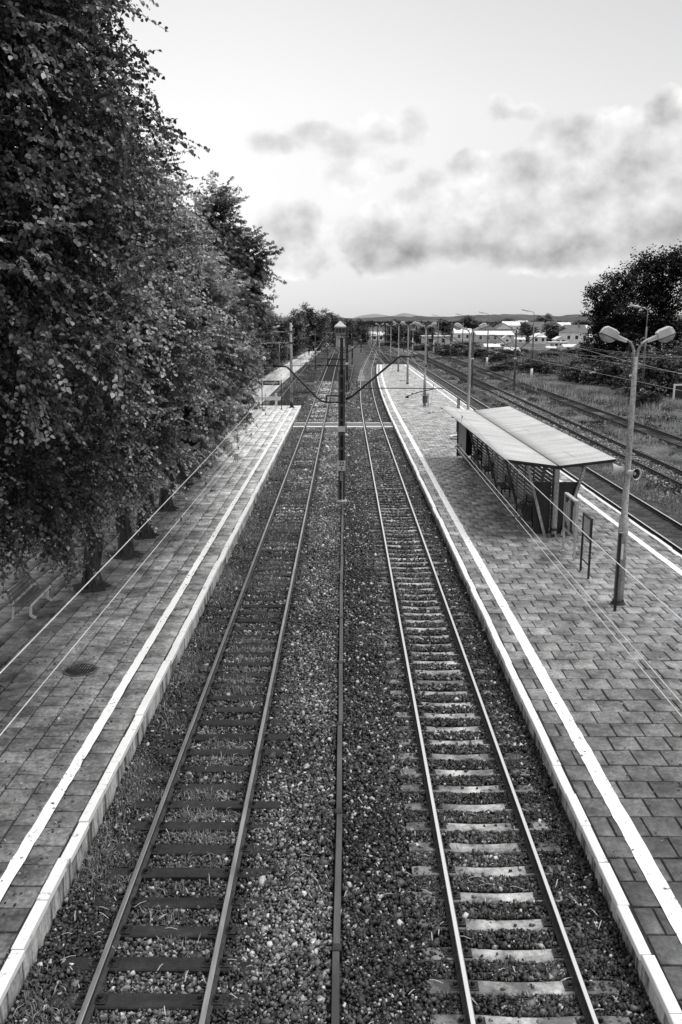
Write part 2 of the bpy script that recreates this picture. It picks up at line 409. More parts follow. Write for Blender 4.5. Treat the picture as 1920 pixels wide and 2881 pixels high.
# old pale path left of the line, beyond the platform
sheet('path', [-12.6, -11.8, -11, -10.2, -9.4, -8.7], ysp(88, 420, 2, 1.03), lambda x, y: -.14, M['path'], xoff=lambda y: max(0, (y-120))*.016)
def hillrow(name, D, pts, base, mat, rough=1.5, n=240):
    V = []; F = []
    xs = np.linspace(pts[0][0], pts[-1][0], n); zs = np.interp(xs, [p[0] for p in pts], [p[1] for p in pts])
    r = np.random.default_rng(5); j = np.convolve(r.normal(0, rough, n), [.25,.5,.25], 'same')
    zs = zs + j
    rows = 7
    for k in range(rows):
        t = k/(rows-1)
        for i in range(n): V.append((xs[i], D - (1-t)*D*.12 , base + (zs[i]-base)*math.sin(t*math.pi/2)))
    for k in range(rows-1):
        for i in range(n-1): F.append((k*n+i, k*n+i+1, (k+1)*n+i+1, (k+1)*n+i))
    return tag(np_obj(name, np.array(V), np.array(F), mat), kind='structure')
hillrow('distant_hills', 5200, [(-600,8),(20,10),(60,24),(120,38),(180,44),(235,36),(262,30),(300,38),(345,49),(390,42),(440,30),(560,20),(800,5)], -1, M['haze_hill'], .8, 120)
hillrow('wooded_ridge', 2500, [(-2500,18),(-300,16),(45,14),(120,18),(200,19),(277,17),(330,20),(400,23),(471,24),(520,22),(600,19),(640,24),(700,22),(800,23),(1000,22),(2600,20)], -1, M['far_hill'], 1.1, 700)

# ------------------------------------------------------------------ platforms
def slabs(x0, x1, y0, y1, w, l, ztop, rows_x, xoff=None, skip=None):
    """one mesh of individually settled slabs"""
    P = []; T = []
    r = np.random.default_rng(int(abs(x0)*10)+3)
    if rows_x:       # rows run across the platform, joints staggered
        j = 0; y = y0
        while y < y1:
            off = (w/2 if j % 2 else 0) + r.uniform(-.04,.04)
            x = x0 - off
            while x < x1:
                a, b = max(x, x0), min(x+w, x1)
                if b-a > .06: P.append((a, b, y, min(y+l, y1)))
                x += w
            y += l; j += 1
    else:
        x = x0
        while x < x1:
            off = r.uniform(0, l); y = y0 - off
            b = min(x+w, x1)
            while y < y1:
                a2, b2 = max(y, y0), min(y+l, y1)
                if b2-a2 > .06: P.append((x, b, a2, b2))
                y += l
            x += w
    V = []; F = []; T = []
    for (a, b, c, d) in P:
        if skip and skip(.5*(a+b), .5*(c+d)): continue
        ox = xoff(.5*(c+d)) if xoff else 0
        g = .013 + r.uniform(0, .010); bv = .008
        z = ztop + float(np.clip(r.normal(0, .0035), -.006, .006)); tx, ty = np.clip(r.normal(0, .008, 2), -.013, .013)
        if r.random() < .02: z -= .02; tx *= 3
        cx, cy = (a+b)/2, (c+d)/2
        o = len(V)
        jit = r.uniform(-.004, .004, 8)
        cs = [(a+g+jit[0], c+g+jit[1]), (b-g+jit[2], c+g+jit[3]), (b-g+jit[4], d-g+jit[5]), (a+g+jit[6], d-g+jit[7])]
        for (x, y) in cs: V.append((x+ox, y, ztop-.05))
        for (x, y) in cs: V.append((x+ox, y, z + (x-cx)*tx + (y-cy)*ty - bv))
        for (x, y) in cs:
            x2 = x + (bv if x < cx else -bv); y2 = y + (bv if y < cy else -bv)
            V.append((x2+ox, y2, z + (x-cx)*tx + (y-cy)*ty))
        for q in ((0,1,5,4),(1,2,6,5),(2,3,7,6),(3,0,4,7),(4,5,9,8),(5,6,10,9),(6,7,11,10),(7,4,8,11),(8,9,10,11)):
            F.append(tuple(o+i for i in q))
        t = math.exp(r.normal(0, .15)); T += [t]*12
    return np.array(V), np.array(F), np.array(T)

ZL, ZR = .25, .20
def white_line(name, xc, w, y0, y1, z, parent, xoff=None, seed=1):
    r = np.random.default_rng(seed); ys = np.arange(y0, y1, .22); V = []
    jl = r.normal(0, .006, len(ys)); jr = r.normal(0, .006, len(ys)); drift = np.cumsum(r.normal(0, .0015, len(ys))); drift -= np.linspace(0, drift[-1], len(ys)); drift = np.clip(drift, -.025, .025)
    for i, y in enumerate(ys):
        ox = xoff(y) if xoff else 0
        V.append((xc-w/2+jl[i]+drift[i]+ox, y, z)); V.append((xc+w/2+jr[i]+drift[i]+ox, y, z))
    F = [(2*i, 2*i+1, 2*i+3, 2*i+2) for i in range(len(ys)-1)]
    return np_obj(name, np.array(V), np.array(F), (M['line2'] if xc > 4 and xc < 6 else M['line']), parent)
def caps(name, xe, side, y0, y1, z, parent, xoff=None, gap=None, seed=2, L=1.0):
    """row of whitewashed kerb stones; side=+1: platform lies at greater x"""
    r = np.random.default_rng(seed); mb = MB(); y = y0
    while y < y1:
        if not (gap and gap[0] < y < gap[1]):
            ox = xoff(y+L/2) if xoff else 0
            dx = r.normal(0, .010); dz = r.normal(0, .006); w = .17 + r.normal(0, .006)
            a, b = (xe+dx, xe+dx+w) if side > 0 else (xe+dx-w, xe+dx)
            mb.bbox(a+ox, b+ox, y+.008, y+L-.008, z-.10, z+.012+dz, .012)
        y += L
    return mb.build(name, M['cap'], parent)
def kerbwall(name, xe, side, y0, y1, z0, z1, parent, xoff=None, gap=None):
    mb = MB(); ys = list(np.arange(y0, y1, 2.0)); r = np.random.default_rng(9)
    for y in ys:
        if gap and gap[0] < y+1 < gap[1]: continue
        ox = xoff(y+1) if xoff else 0; d = r.normal(0, .006)
        a, b = (xe+.025+d, xe+.16) if side > 0 else (xe-.16, xe-.025+d)
        mb.box(a+ox, b+ox, y+.006, y+1.994, z0, z1)
    return mb.build(name, M['wall'], parent)

pl = thing('platform', 'left platform paved in long rows of slabs under the trees, white line near its edge', 'platform'); pl['kind'] = 'structure'
del pl['category']; del pl['label']
mb = MB(); mb.box(-13.6, -4.42, 2, 84.6, -.6, ZL-.03); mb.build('platform_base', M['joint'], pl)
V, F, T = slabs(-13.2, -4.44, 4, 84.6, .55, .5, ZL, False)
T *= np.where(V[:,0] < -7.6, .75, 1.0) * np.interp(V[:,1], [9, 14, 20, 35, 55, 70], [.5, .75, 1.1, 1.7, 2.6, 3.2])  # tone rises with distance: reflected glow painted in; darker below the trees
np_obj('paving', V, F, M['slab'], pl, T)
white_line('white_line', -5.03, .20, 4, 84.4, ZL+.0125, pl, seed=3)
caps('kerb_stones', -4.26, -1, 4, 84.5, ZL, pl, seed=4)
kerbwall('kerb_wall', -4.26, -1, 4, 84, -.5, ZL-.1, pl)
mb = MB(); mb.bbox(-13.6, -4.26, 84.6, 84.85, -.5, ZL+.01, .02); mb.build('end_kerb', M['cap'], pl)

pr = thing('platform', 'x', 'x'); pr['kind'] = 'structure'; del pr['category']; del pr['label']
ysb = [2, 60, 70] + list(range(80, 168, 8)) + [166]
mb = MB()
for a, b in zip(ysb[:-1], ysb[1:]):
    mb.add([(4.08+bend(a), a, ZR-.03), (11.9, a, ZR-.03), (11.9, b, ZR-.03), (4.08+bend(b), b, ZR-.03)], [(0,1,2,3)])
mb.box(4.12, 11.88, 1.9, 2, -.5, ZR-.03); mb.build('platform_base', M['joint'], pr)
V, F, T = slabs(4.11, 11.88, 4, 166, .57, .58, ZR, True, skip=lambda x, y: x < 4.11 + bend(y))
T *= np.interp(V[:,1], [9, 13, 17, 24, 34, 60, 90], [.28, .42, .66, 1.1, 1.1, 1.5, 1.9])  # reflected glow painted into the farther slabs, near ones toned down
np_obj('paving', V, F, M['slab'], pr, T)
white_line('white_line', 4.68, .27, 4, 165, ZR+.0125, pr, bend, 5)
white_line('white_line', 11.15, .24, 4, 165, ZR+.0125, pr, None, 6)
caps('kerb_stones', 3.93, 1, 4, 165.5, ZR, pr, bend, None, 7)
caps('kerb_stones', 12.05, -1, 4, 165.5, ZR, pr, None, None, 8)
kerbwall('kerb_wall', 3.93, 1, 4, 165, -.5, ZR-.1, pr, bend)
kerbwall('kerb_wall', 12.05, -1, 4, 165, -.5, ZR-.1, pr)
mb = MB(); mb.bbox(4+bend(166), 12.05, 166, 166.3, -.5, ZR+.01, .02); mb.build('end_kerb', M['cap'], pr)

# foot crossing between the platforms
cx_ = thing('foot_crossing', 'flat boarded foot crossing with white painted edges joining the two platforms', 'crossing')
mb = MB()
for a, b in ((-4.2, -3.3), (-3.12, -1.82), (-1.64, -.45), (.15, 1.50), (1.70, 2.98), (3.18, 3.92)):
    mb.bbox(a, b, 70.5, 72.75, -.3, -.02, .01)
mb.build('deck', M['slab'] if False else surf('crossing_deck', .06, .14, 1.5, .6, fine=12), cx_)
for y0, y1 in ((70.05, 70.5), (72.75, 73.0)):
    mb = MB()
    for a, b in ((-4.2, -3.3), (-3.12, -1.82), (-1.64, -.45), (.15, 1.50), (1.70, 2.98), (3.18, 3.92)):
        mb.bbox(a, b, y0, y1, -.3, -.005 + random.uniform(-.01, .01), .015)
    mb.build('white_edge', M['cap'], cx_)

# ------------------------------------------------------------------ tracks
def rail_mesh(x0f, y0, y1, step, top_i=1):
    prof = [(-.07,-.17),(-.07,-.158),(-.012,-.14),(-.010,-.045),(-.036,-.032),(-.036,-.008),(-.026,0),(.026,0),(.036,-.008),(.036,-.032),(.010,-.045),(.012,-.14),(.07,-.158),(.07,-.17)]
    ys = list(np.arange(y0, y1, step)) + [y1]
    V = []; F = []; mi = []
    n = len(prof)
    for y in ys:
        for px, pz in prof: V.append((x0f(y)+px, y, pz))
    for j in range(len(ys)-1):
        for i in range(n-1):
            F.append((j*n+i, j*n+i+1, (j+1)*n+i+1, (j+1)*n+i)); mi.append(top_i if 5 <= i <= 7 else 0)
    mb = MB(); mb.v = V; mb.f = F; mb.m = mi
    return mb
_fm = []
def fast_me():
    if not _fm:
        fb = MB(); fb.lathe([(0,.08),(.024,.08),(.030,.064),(.030,.030),(.055,.028),(.062,.014),(.062,-.01)], (0,0,0), 8); fb.box(-.075,.075,-.085,.085,-.012,.012)
        o = fb.build('rail_fastening', M['darkmetal']); _fm.append(o.data); bpy.data.objects.remove(o)
    return _fm[0]
def track(name, label, cx, y0, y1, top, sl_mat, sl_sp, sl_z, kind, yfirst, group='railway tracks', ztrack=0, maxpart=100, fasten=0, step=4):
    t = thing(name, label, 'railway track', (0,0,ztrack), 0, group)
    for s in (-1, 1):
        rail_mesh(lambda y: cx(y)+s*.7535, y0, y1, step).build('rail', [M['rail_side'], top], t)
    r = np.random.default_rng(int(cx(0)*7)+40)
    def one(mb, y):
        c = cx(y); dy = r.normal(0, .015); dz = r.normal(0, .008); a = r.normal(0, .006)
        if kind == 'conc':
            hw = .12
            xs = [-1.25,-1.15,-.9,-.6,-.25,0,.25,.6,.9,1.15,1.25]; zz = [-.012,0,.004,-.004,-.028,-.034,-.028,-.004,.004,0,-.012]
            V = []
            for x, z in zip(xs, zz):
                for (yy, dzz) in ((-hw-.03,-.17),(-hw,-.012),(-hw+.02,0),(hw-.02,0),(hw,-.012),(hw+.03,-.17)):
                    V.append((c+x, y+dy+yy+x*a, sl_z+z+dzz+dz))
            F = [(i*6+k, (i+1)*6+k, (i+1)*6+k+1, i*6+k+1) for i in range(len(xs)-1) for k in range(5)]
            F += [(5,4,3,2,1,0), tuple((len(xs)-1)*6+k for k in range(6))]
            mb.add(V, F)
        else:
            hw = .125 + r.normal(0, .006); L = 1.28 + r.normal(0, .03)
            V = []; xs = np.linspace(-L, L, 7)
            for x in xs:
                j = r.normal(0, .004, 4)
                for k, (yy, dzz) in enumerate(((-hw,-.15),(-hw,-.014),(-hw+.016,0),(hw-.016,0),(hw,-.014),(hw,-.15))):
                    V.append((c+x, y+dy+yy+x*a+(j[0] if k in (1,2) else j[1]), sl_z+dzz+dz+j[2]*.6))
            F = [(i*6+k, (i+1)*6+k, (i+1)*6+k+1, i*6+k+1) for i in range(len(xs)-1) for k in range(5)]
            F += [(5,4,3,2,1,0), tuple((len(xs)-1)*6+k for k in range(6))]
            mb.add(V, F)
        return y+dy
    y = yfirst; k = 0
    while y < y1 and k < maxpart:
        mb = MB(); yy = one(mb, y); so_ = mb.build('sleeper', sl_mat, t)
        if k < fasten:
            for s in (-1, 1):
                for q in (-1, 1):
                    f = bpy.data.objects.new('rail_fastening', fast_me()); COL.objects.link(f); f.parent = so_
                    f.location = (cx(y)+s*.7535+q*.115, yy, sl_z)
        y += sl_sp; k += 1
    if y < min(y1, 230):
        mb = MB()
        while y < min(y1, 230): one(mb, y); y += sl_sp
        so2 = mb.build('sleepers', sl_mat, t); so2['kind'] = 'stuff'
    return t
# sleepers observed at 9.2 m + k*0.62 on the right track
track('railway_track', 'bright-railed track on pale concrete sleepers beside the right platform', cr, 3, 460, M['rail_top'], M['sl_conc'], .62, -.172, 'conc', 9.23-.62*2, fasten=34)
track('railway_track', 'duller track on dark wooden sleepers with weeds beside the left platform', lambda y: -2.5 + (0 if y < 150 else (y-150)*.004), 3, 420, M['rail_top_dull'], M['sl_wood'], .66, -.16, 'wood', 7.6, fasten=30)
track('railway_track', 'track along the far edge of the right platform', lambda y: 13.4, 3, 420, M['rail_top'], M['sl_wood'], .66, -.2, 'wood', 20)
track('railway_track', 'rusty siding on pale gravel, first track beyond the platform track', lambda y: 18.5, 3, 300, M['old_rail'], M['sl_wood'], .66, -.225, 'wood', 30, maxpart=60)
track('railway_track', 'rusty overgrown siding farthest to the right, by the tall grass', lambda y: 24.1, 3, 300, M['old_rail'], M['sl_wood'], .66, -.2, 'wood', 45, ztrack=-.12, maxpart=40)
track('railway_track', 'bright track curving off to the right in the distance beyond the platform', lambda y: 8.6 + .0006*max(0, y-170)**1.6, 172, 420, M['rail_top'], M['sl_wood'], .66, -.2, 'wood', 173, maxpart=20, ztrack=-.03)

# cable duct between the tracks, in 3.42 m lengths
dt = thing('cable_duct', 'long narrow steel cable duct lying in joined lengths between the two tracks', 'cable duct')
j0 = 10.44
for k in range(-2, 9):
    y = j0 + 3.42*k; r_ = random.uniform(-.012, .012); a = random.uniform(-.012, .012)
    if y > 38: break
    y2 = min(y+3.42, 40.6)
    mb = MB()
    V = []
    for yy, dx in ((y+.05, r_-a), (y2-.05, r_+a)):
        for x, z in ((-.05,-.24),(-.05,-.075),(-.044,-.068),(.044,-.068),(.05,-.075),(.05,-.24)): V.append((-.10+x+dx, yy, z))
    mb.add(V, [(i, i+1, i+7, i+6) for i in range(5)] + [(5,4,3,2,1,0),(6,7,8,9,10,11)])
    mb.build('duct_length', M['duct'], dt)
    mb = MB(); mb.bbox(-.165, -.035, y-.07, y+.07, -.24, -.052, .008); mb.build('joint_collar', M['darkmetal'], dt)

# ------------------------------------------------------------------ ballast stones, one stuff object
def stones(name, P, S, T, mat):
    n = len(P)
    base = np.array([[-1,-1,-1],[1,-1,-1],[1,1,-1],[-1,1,-1],[-1,-1,1],[1,-1,1],[1,1,1],[-1,1,1]], float)*.5
    V = base[None] * S[:,None,None] * rng.uniform(.65, 1.25, (n,1,3))
    V = V + rng.normal(0, .13, V.shape)*S[:,None,None]
    V[:, 4:, :2] *= rng.uniform(.35, .85, (n,1,1)); V[:,:,0] *= rng.uniform(.8, 1.5, (n,1))
    a = rng.uniform(0, 2*math.pi, n); b = rng.normal(0, .5, n); c = rng.normal(0, .5, n)
    def rot(V, i, j, t):
        co_, si = np.cos(t)[:,None], np.sin(t)[:,None]
        x = V[:,:,i]*co_ - V[:,:,j]*si; y = V[:,:,i]*si + V[:,:,j]*co_
        V = V.copy(); V[:,:,i] = x; V[:,:,j] = y; return V
    V = rot(V, 1, 2, b); V = rot(V, 0, 2, c); V = rot(V, 0, 1, a)
    V += P[:,None,:]
    q = np.array([[3,2,1,0],[4,5,6,7],[0,1,5,4],[1,2,6,5],[2,3,7,6],[3,0,4,7]])
    F = (q[None] + (np.arange(n)*8)[:,None,None]).reshape(-1, 4)
    return np_obj(name, V.reshape(-1,3), F, mat, None, np.repeat(T, 8))
def stone_field(n, y0, y1, x0, x1, zb):
    # density falls with distance like 1/y
    u = rng.random(n); y = y0*(y1/y0)**(u**.8); x = rng.uniform(x0, x1, n)
    return x, y
n = 290000
x, y = stone_field(n, 6.5, 125, -4.25, 3.95, 0)
keep = np.ones(n, bool)
# keep sleepers and rails mostly clear
for cx0, sp, y00 in ((2.33, .62, 9.23), (-2.5, .66, 7.6)):
    on = (np.abs(x-cx0) < 1.27)
    ph = np.abs(((y-y00+sp/2) % sp) - sp/2)
    lim = .135 if cx0 > 0 else .12
    pe = np.where(x > cx0, .8, .4) if cx0 > 0 else np.full(n, .85)
    ends = (np.abs(x-cx0) > .93) & (rng.random(n) < pe); bury = (ends if cx0 > 0 else (bury | ends))
    keep &= ~(on & (ph < lim) & ~ends & (rng.random(n) > .03))
    for s in (-1, 1): keep &= ~(np.abs(x-cx0-s*.7535) < .085)
keep &= ~(np.abs(x+.1) < .08)
x, y = x[keep], y[keep]; n = len(x)
S = np.exp(rng.normal(-3.22, .34, n)); S *= np.interp(y, [7, 25, 60, 125], [.78, 1.0, 1.7, 3.0])
z = np.full(n, -.215) + rng.uniform(-.01, .02, n) - .03*(x < -3.75)
onl = np.abs(x+2.5) < .7
z[onl] -= .014
b2 = bury[keep]; z[b2] += .028
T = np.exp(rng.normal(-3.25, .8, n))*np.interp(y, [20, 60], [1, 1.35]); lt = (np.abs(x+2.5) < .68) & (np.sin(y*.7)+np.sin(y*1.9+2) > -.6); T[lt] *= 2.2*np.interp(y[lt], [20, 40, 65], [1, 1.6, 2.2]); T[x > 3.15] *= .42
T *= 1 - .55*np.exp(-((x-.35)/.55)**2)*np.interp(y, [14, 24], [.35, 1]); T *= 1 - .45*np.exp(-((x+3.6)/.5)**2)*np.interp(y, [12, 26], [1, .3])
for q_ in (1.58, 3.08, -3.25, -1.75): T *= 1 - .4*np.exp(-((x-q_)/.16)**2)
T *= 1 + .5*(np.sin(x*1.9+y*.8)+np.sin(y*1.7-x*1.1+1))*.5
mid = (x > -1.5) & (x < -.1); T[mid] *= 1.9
# pale stones
w = rng.random(n) < np.where((x > -3.3) & (x < 1.1), .06, .03); T[w] = rng.uniform(.22, .62, w.sum())
big = rng.random(n) < .0012; S[big] *= 1.45; T[big] = rng.uniform(.35, .7, big.sum())
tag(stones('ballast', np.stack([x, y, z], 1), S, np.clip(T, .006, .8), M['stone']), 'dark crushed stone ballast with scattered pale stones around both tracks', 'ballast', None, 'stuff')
n = 14000
x = rng.uniform(16.9, 20.1, n); y = rng.uniform(32, 110, n); k = np.abs(np.abs(x-18.5)-.7535) > .1; x, y = x[k], y[k]; n = len(x)
tag(stones('gravel', np.stack([x, y, np.full(n, -.25)], 1), np.exp(rng.normal(-2.7, .35, n)), np.clip(np.exp(rng.normal(-1.9, .6, n)), .03, .7), M['stone']), 'pale coarse gravel along the rusty siding', 'gravel', None, 'stuff')

# ------------------------------------------------------------------ grass and weeds
def blades(name, P, H, W, T, lean=.35, parent=None):
    n = len(P); a = rng.uniform(0, 2*math.pi, n); d = np.stack([np.cos(a), np.sin(a), np.zeros(n)], 1)
    ln = np.abs(rng.normal(0, lean, n)); b = rng.uniform(0, 2*math.pi, n); ld = np.stack([np.cos(b), np.sin(b), np.zeros(n)], 1)
    up = np.array([0,0,1.])
    p0 = P - d*W[:,None]/2; p1 = P + d*W[:,None]/2
    m_ = P + up*H[:,None]*.55 + ld*(ln*H*.25)[:,None]
    p2 = m_ + d*W[:,None]*.4; p3 = m_ - d*W[:,None]*.4
    tp = P + up*(H*np.clip(1-ln*.3,.4,1))[:,None] + ld*(ln*H*.9)[:,None]
    V = np.stack([p0, p1, p2, p3, tp, tp + d*W[:,None]*.1], 1).reshape(-1, 3)
    F = (np.array([[0,1,2,3],[3,2,5,4]])[None] + (np.arange(n)*6)[:,None,None]).reshape(-1, 4)
    return np_obj(name, V, F, M['grass'], parent, np.repeat(T, 6))
# short weeds in the track beds
n = 90000
x = np.where(rng.random(n) < .55, rng.normal(-2.5, .36, n), rng.uniform(-4.2, -3.3, n)); y = 7*(75/7)**(rng.random(n)**.75)
patch = np.sin(y*.9+1.5)+np.sin(y*2.3+x*2)+rng.normal(0, .8, n)
k = (patch > .5) & (np.abs(np.abs(x+2.5)-.7535) > .08); x, y = x[k], y[k]
ph = np.abs(((y-7.6+.33) % .66) - .33); k = (ph > .15) | (np.abs(x+2.5) > 1.25); x, y = x[k], y[k]; n = len(x)
tag(blades('weeds', np.stack([x, y, np.full(n, -.2)], 1), rng.uniform(.05, .15, n)*np.interp(y, [8,60],[.9,1.5]), np.interp(y, [8, 40, 70], [.014, .03, .06]), np.clip(np.exp(rng.normal(-1.35, .5, n)), .04, .6), .8),
    'short pale weeds growing between the wooden sleepers of the left track', 'weeds', None, 'stuff')
n = 26000
cxs = rng.uniform(1.25, 3.5, 260); cys = 7*(40/7)**rng.random(260); i = rng.integers(0, 260, n)
x = cxs[i] + rng.normal(0, .13, n); y = cys[i] + rng.normal(0, .10, n); k = (np.abs(np.abs(x-2.33)-.7535) > .1) & (np.abs(((y-9.23+.31) % .62)-.31) > .13); x, y = x[k], y[k]; n = len(x)
tag(blades('moss', np.stack([x, y, np.full(n, -.2)], 1), rng.uniform(.03, .07, n), np.full(n, .02), np.clip(np.exp(rng.normal(-1.9, .5, n)), .03, .45), 1.4),
    'low mossy weeds in the ballast between the concrete sleepers', 'weeds', None, 'stuff')
# dry stalks lying about
# rough grass between the yard tracks
def field(name, label, n, x0, x1, y0, y1, z, h0, h1, t0, clear=(), w=.05, thresh=-.2, lean=.45, ts=.45, pw=1.0):
    x = rng.uniform(x0, x1, n); y = y0*(y1/y0)**(rng.random(n)**pw)
    big = np.sin(x*.55+np.sin(y*.21)*1.5)+np.sin(y*.33+x*.8)+.6*np.sin(y*.9-x*1.4)
    k = big + rng.normal(0, .7, n) > thresh
    for c, hw in clear: k &= np.abs(x-c) > hw
    x, y, big = x[k], y[k], big[k]; n = len(x)
    H = rng.uniform(h0, h1, n)*np.clip(.7+big*.25, .3, 1.6)
    T = np.clip(np.exp(rng.normal(math.log(t0), ts, n))*np.clip(1+big*.38, .3, 2.3), .02, .6)
    return tag(blades(name, np.stack([x, y, np.full(n, z)], 1), H, w*np.interp(y, [20, 60, 160], [.6, 1, 2.2]), T, lean), label, 'grass', None, 'stuff')
field('grass', 'rough grass and weeds between the rusty sidings', 95000, 15.0, 31, 26, 230, -.42, .10, .40, .20, ((18.5, 1.15), (24.1, .9)))
field('grass', 'short weeds along the side of the platform track', 30000, 12.3, 16.9, 20, 150, -.24, .04, .16, .12, ((12.65,.1),(14.15,.1)), .03, -.3)
def pale_grass():
    n = 34000; t = rng.random(n)**.8; y = 86 + t*42; x = 33.4 - t*4 + rng.normal(0, 1.9, n) - .6
    pt = np.sin(x*1.3+y*.35)+np.sin(y*.62-x*.5)+.7*np.sin(x*2.9+y*1.1); k = pt + rng.normal(0,.5,n) > -.35; x, y, pt = x[k], y[k], pt[k]; n = len(x)
    T = np.clip(np.exp(rng.normal(-1.35, .4, n))*(1+.35*pt), .06, .75)
    return tag(blades('grass', np.stack([x, y, np.full(n, -.4)], 1), rng.uniform(.35, 1.05, n), np.full(n, .055), T, .4), 'pale dry tall grass in front of the dark bushes', 'grass', None, 'stuff')
pale_grass()
field('grass', 'waste grass in front of the town buildings', 40000, 30, 75, 95, 260, -.45, .3, .9, .11, (), .09, -.6)
field('grass', 'rough grass on the verge beyond the left platform', 42000, -8.0, -4.0, 85, 260, -.34, .15, .5, .13, (), .06, -.6)
field('grass', 'grass bank left of the old path', 24000, -24, -12.8, 85, 300, -.34, .2, .6, .10, (), .08, -.6)
field('grass', 'grass around the distant running lines beyond the platform end', 26000, 5.5, 14, 168, 330, -.3, .12, .4, .12, (), .06, -.6)

# ------------------------------------------------------------------ trees
def unit(v): return v/np.maximum(np.linalg.norm(v, axis=-1, keepdims=True), 1e-9)
def leaves(name, C, D, S, T, kind, mat, parent):
    """C centres, D leaf direction, S size"""
    n = len(C); D = unit(D)
    r = unit(rng.normal(0, 1, (n,3)) + np.array([0,0,1.2])); nrm = unit(r - D*(r*D).sum(1, keepdims=True)); B = np.cross(nrm, D)
    if kind == 'heart':
        t = [(0,0,0),(.22,.40,.10),(.66,.36,.07),(1.05,0,-.08),(.66,-.36,.07),(.22,-.40,.10)]; q = [[0,1,2,3],[0,3,4,5]]
    elif kind == 'palm':
        t = []; q = []
        for a in (-1.25, -.62, 0, .62, 1.25):
            c, s_ = math.cos(a), math.sin(a); L = 1.15 - abs(a)*.28; i = len(t)
            for (u, v, w) in ((0.02,0,0),(.62*L,.17,-.06),(L,0,-.28),(.62*L,-.17,-.06)): t.append((u*c-v*s_, u*s_+v*c, w))
            q.append([i,i+1,i+2,i+3])
    else:
        t = [(0,0,0),(.5,.36,.05),(1,0,-.05),(.5,-.36,.05)]; q = [[0,1,2,3]]
    t = np.array(t); k = len(t)
    V = C[:,None] + S[:,None,None]*(t[None,:,0:1]*D[:,None] + t[None,:,1:2]*B[:,None] + t[None,:,2:3]*nrm[:,None])
    F = (np.array(q)[None] + (np.arange(n)*k)[:,None,None]).reshape(-1, 4)
    return np_obj(name, V.reshape(-1,3), F, mat, parent, np.repeat(T, k))
def sprays(blobs, nclump, ntwig, nleaf, tw, size, t0, up=.2, wind=(0,0,0), droop=.35, seed=1, shell=.60, tvar=.75):
    """clumps spread over the blobs' volume, each a burst of leafy twigs"""
    r = np.random.default_rng(seed)
    vol = np.array([b[3]*b[4]*b[5] for b in blobs])**.67; pb = vol/vol.sum()
    bi = r.choice(len(blobs), nclump, p=pb); B = np.array(blobs)[bi]
    d = unit(r.normal(0, 1, (nclump,3))); rad = shell + (1-shell)*r.random(nclump)**.6; rad[r.random(nclump) < .15] *= .55
    Cc = B[:,:3] + d*B[:,3:6]*rad[:,None]
    out = unit(d/np.maximum(B[:,3:6], .1)*B[:,3:6].mean(1, keepdims=True))
    ctone = np.exp(r.normal(0, tvar, nclump))
    # twigs
    nt_ = nclump*ntwig; ci = np.repeat(np.arange(nclump), ntwig)
    td = unit(out[ci]*.75 + r.normal(0, .75, (nt_,3)) + np.array([0,0,up]) + np.array(wind))
    tl = tw*r.uniform(.55, 1.25, nt_)
    st = Cc[ci] + r.normal(0, .22*tw, (nt_,3))
    # leaves
    nl = nt_*nleaf; ti = np.repeat(np.arange(nt_), nleaf); s = np.tile(np.linspace(.12, 1, nleaf), nt_) + r.uniform(-.04, .04, nl)
    P = st[ti] + td[ti]*(tl[ti]*s)[:,None]; P[:,2] -= droop*(s**2)*tl[ti]
    side = unit(np.cross(td[ti], np.array([0,0,1.])))*np.where(np.arange(nl) % 2, 1, -1)[:,None]
    LD = unit(td[ti]*.5 + side*.7 + r.normal(0, .35, (nl,3)) - np.array([0,0,.45]))
    P = P + side*(size*.15)
    T = t0*ctone[ci[ti]]*np.exp(r.normal(0, .28, nl))
    # crown self-shading painted into the tone: leaves darker deep inside
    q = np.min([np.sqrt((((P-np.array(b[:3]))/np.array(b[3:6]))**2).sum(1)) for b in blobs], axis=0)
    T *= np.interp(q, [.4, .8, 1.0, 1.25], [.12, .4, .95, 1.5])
    return P, LD, size*r.uniform(.7, 1.25, nl), np.clip(T, .012, .5), st, td, tl, Cc
def twig_obj(st, td, tl, droop, r0, parent):
    n = len(st); s = np.array([0, .5, 1.]); mb = None
    p = st[:,None] + td[:,None]*(tl[:,None,None]*s[None,:,None]); p[:,:,2] -= droop*(s**2)[None]*tl[:,None]
    off = np.array([[1,0,0],[-.5,.5,.6],[-.5,-.5,-.6]])*r0
    V = (p[:,:,None] + off[None,None]*np.array([1,.7,.3])[None,:,None,None]).reshape(-1, 3)
    q = [[a*3+k, a*3+(k+1) % 3, (a+1)*3+(k+1) % 3, (a+1)*3+k] for a in (0,1) for k in range(3)]
    F = (np.array(q)[None] + (np.arange(n)*9)[:,None,None]).reshape(-1, 4)
    return np_obj('twigs', V, F, M['twig'], parent)
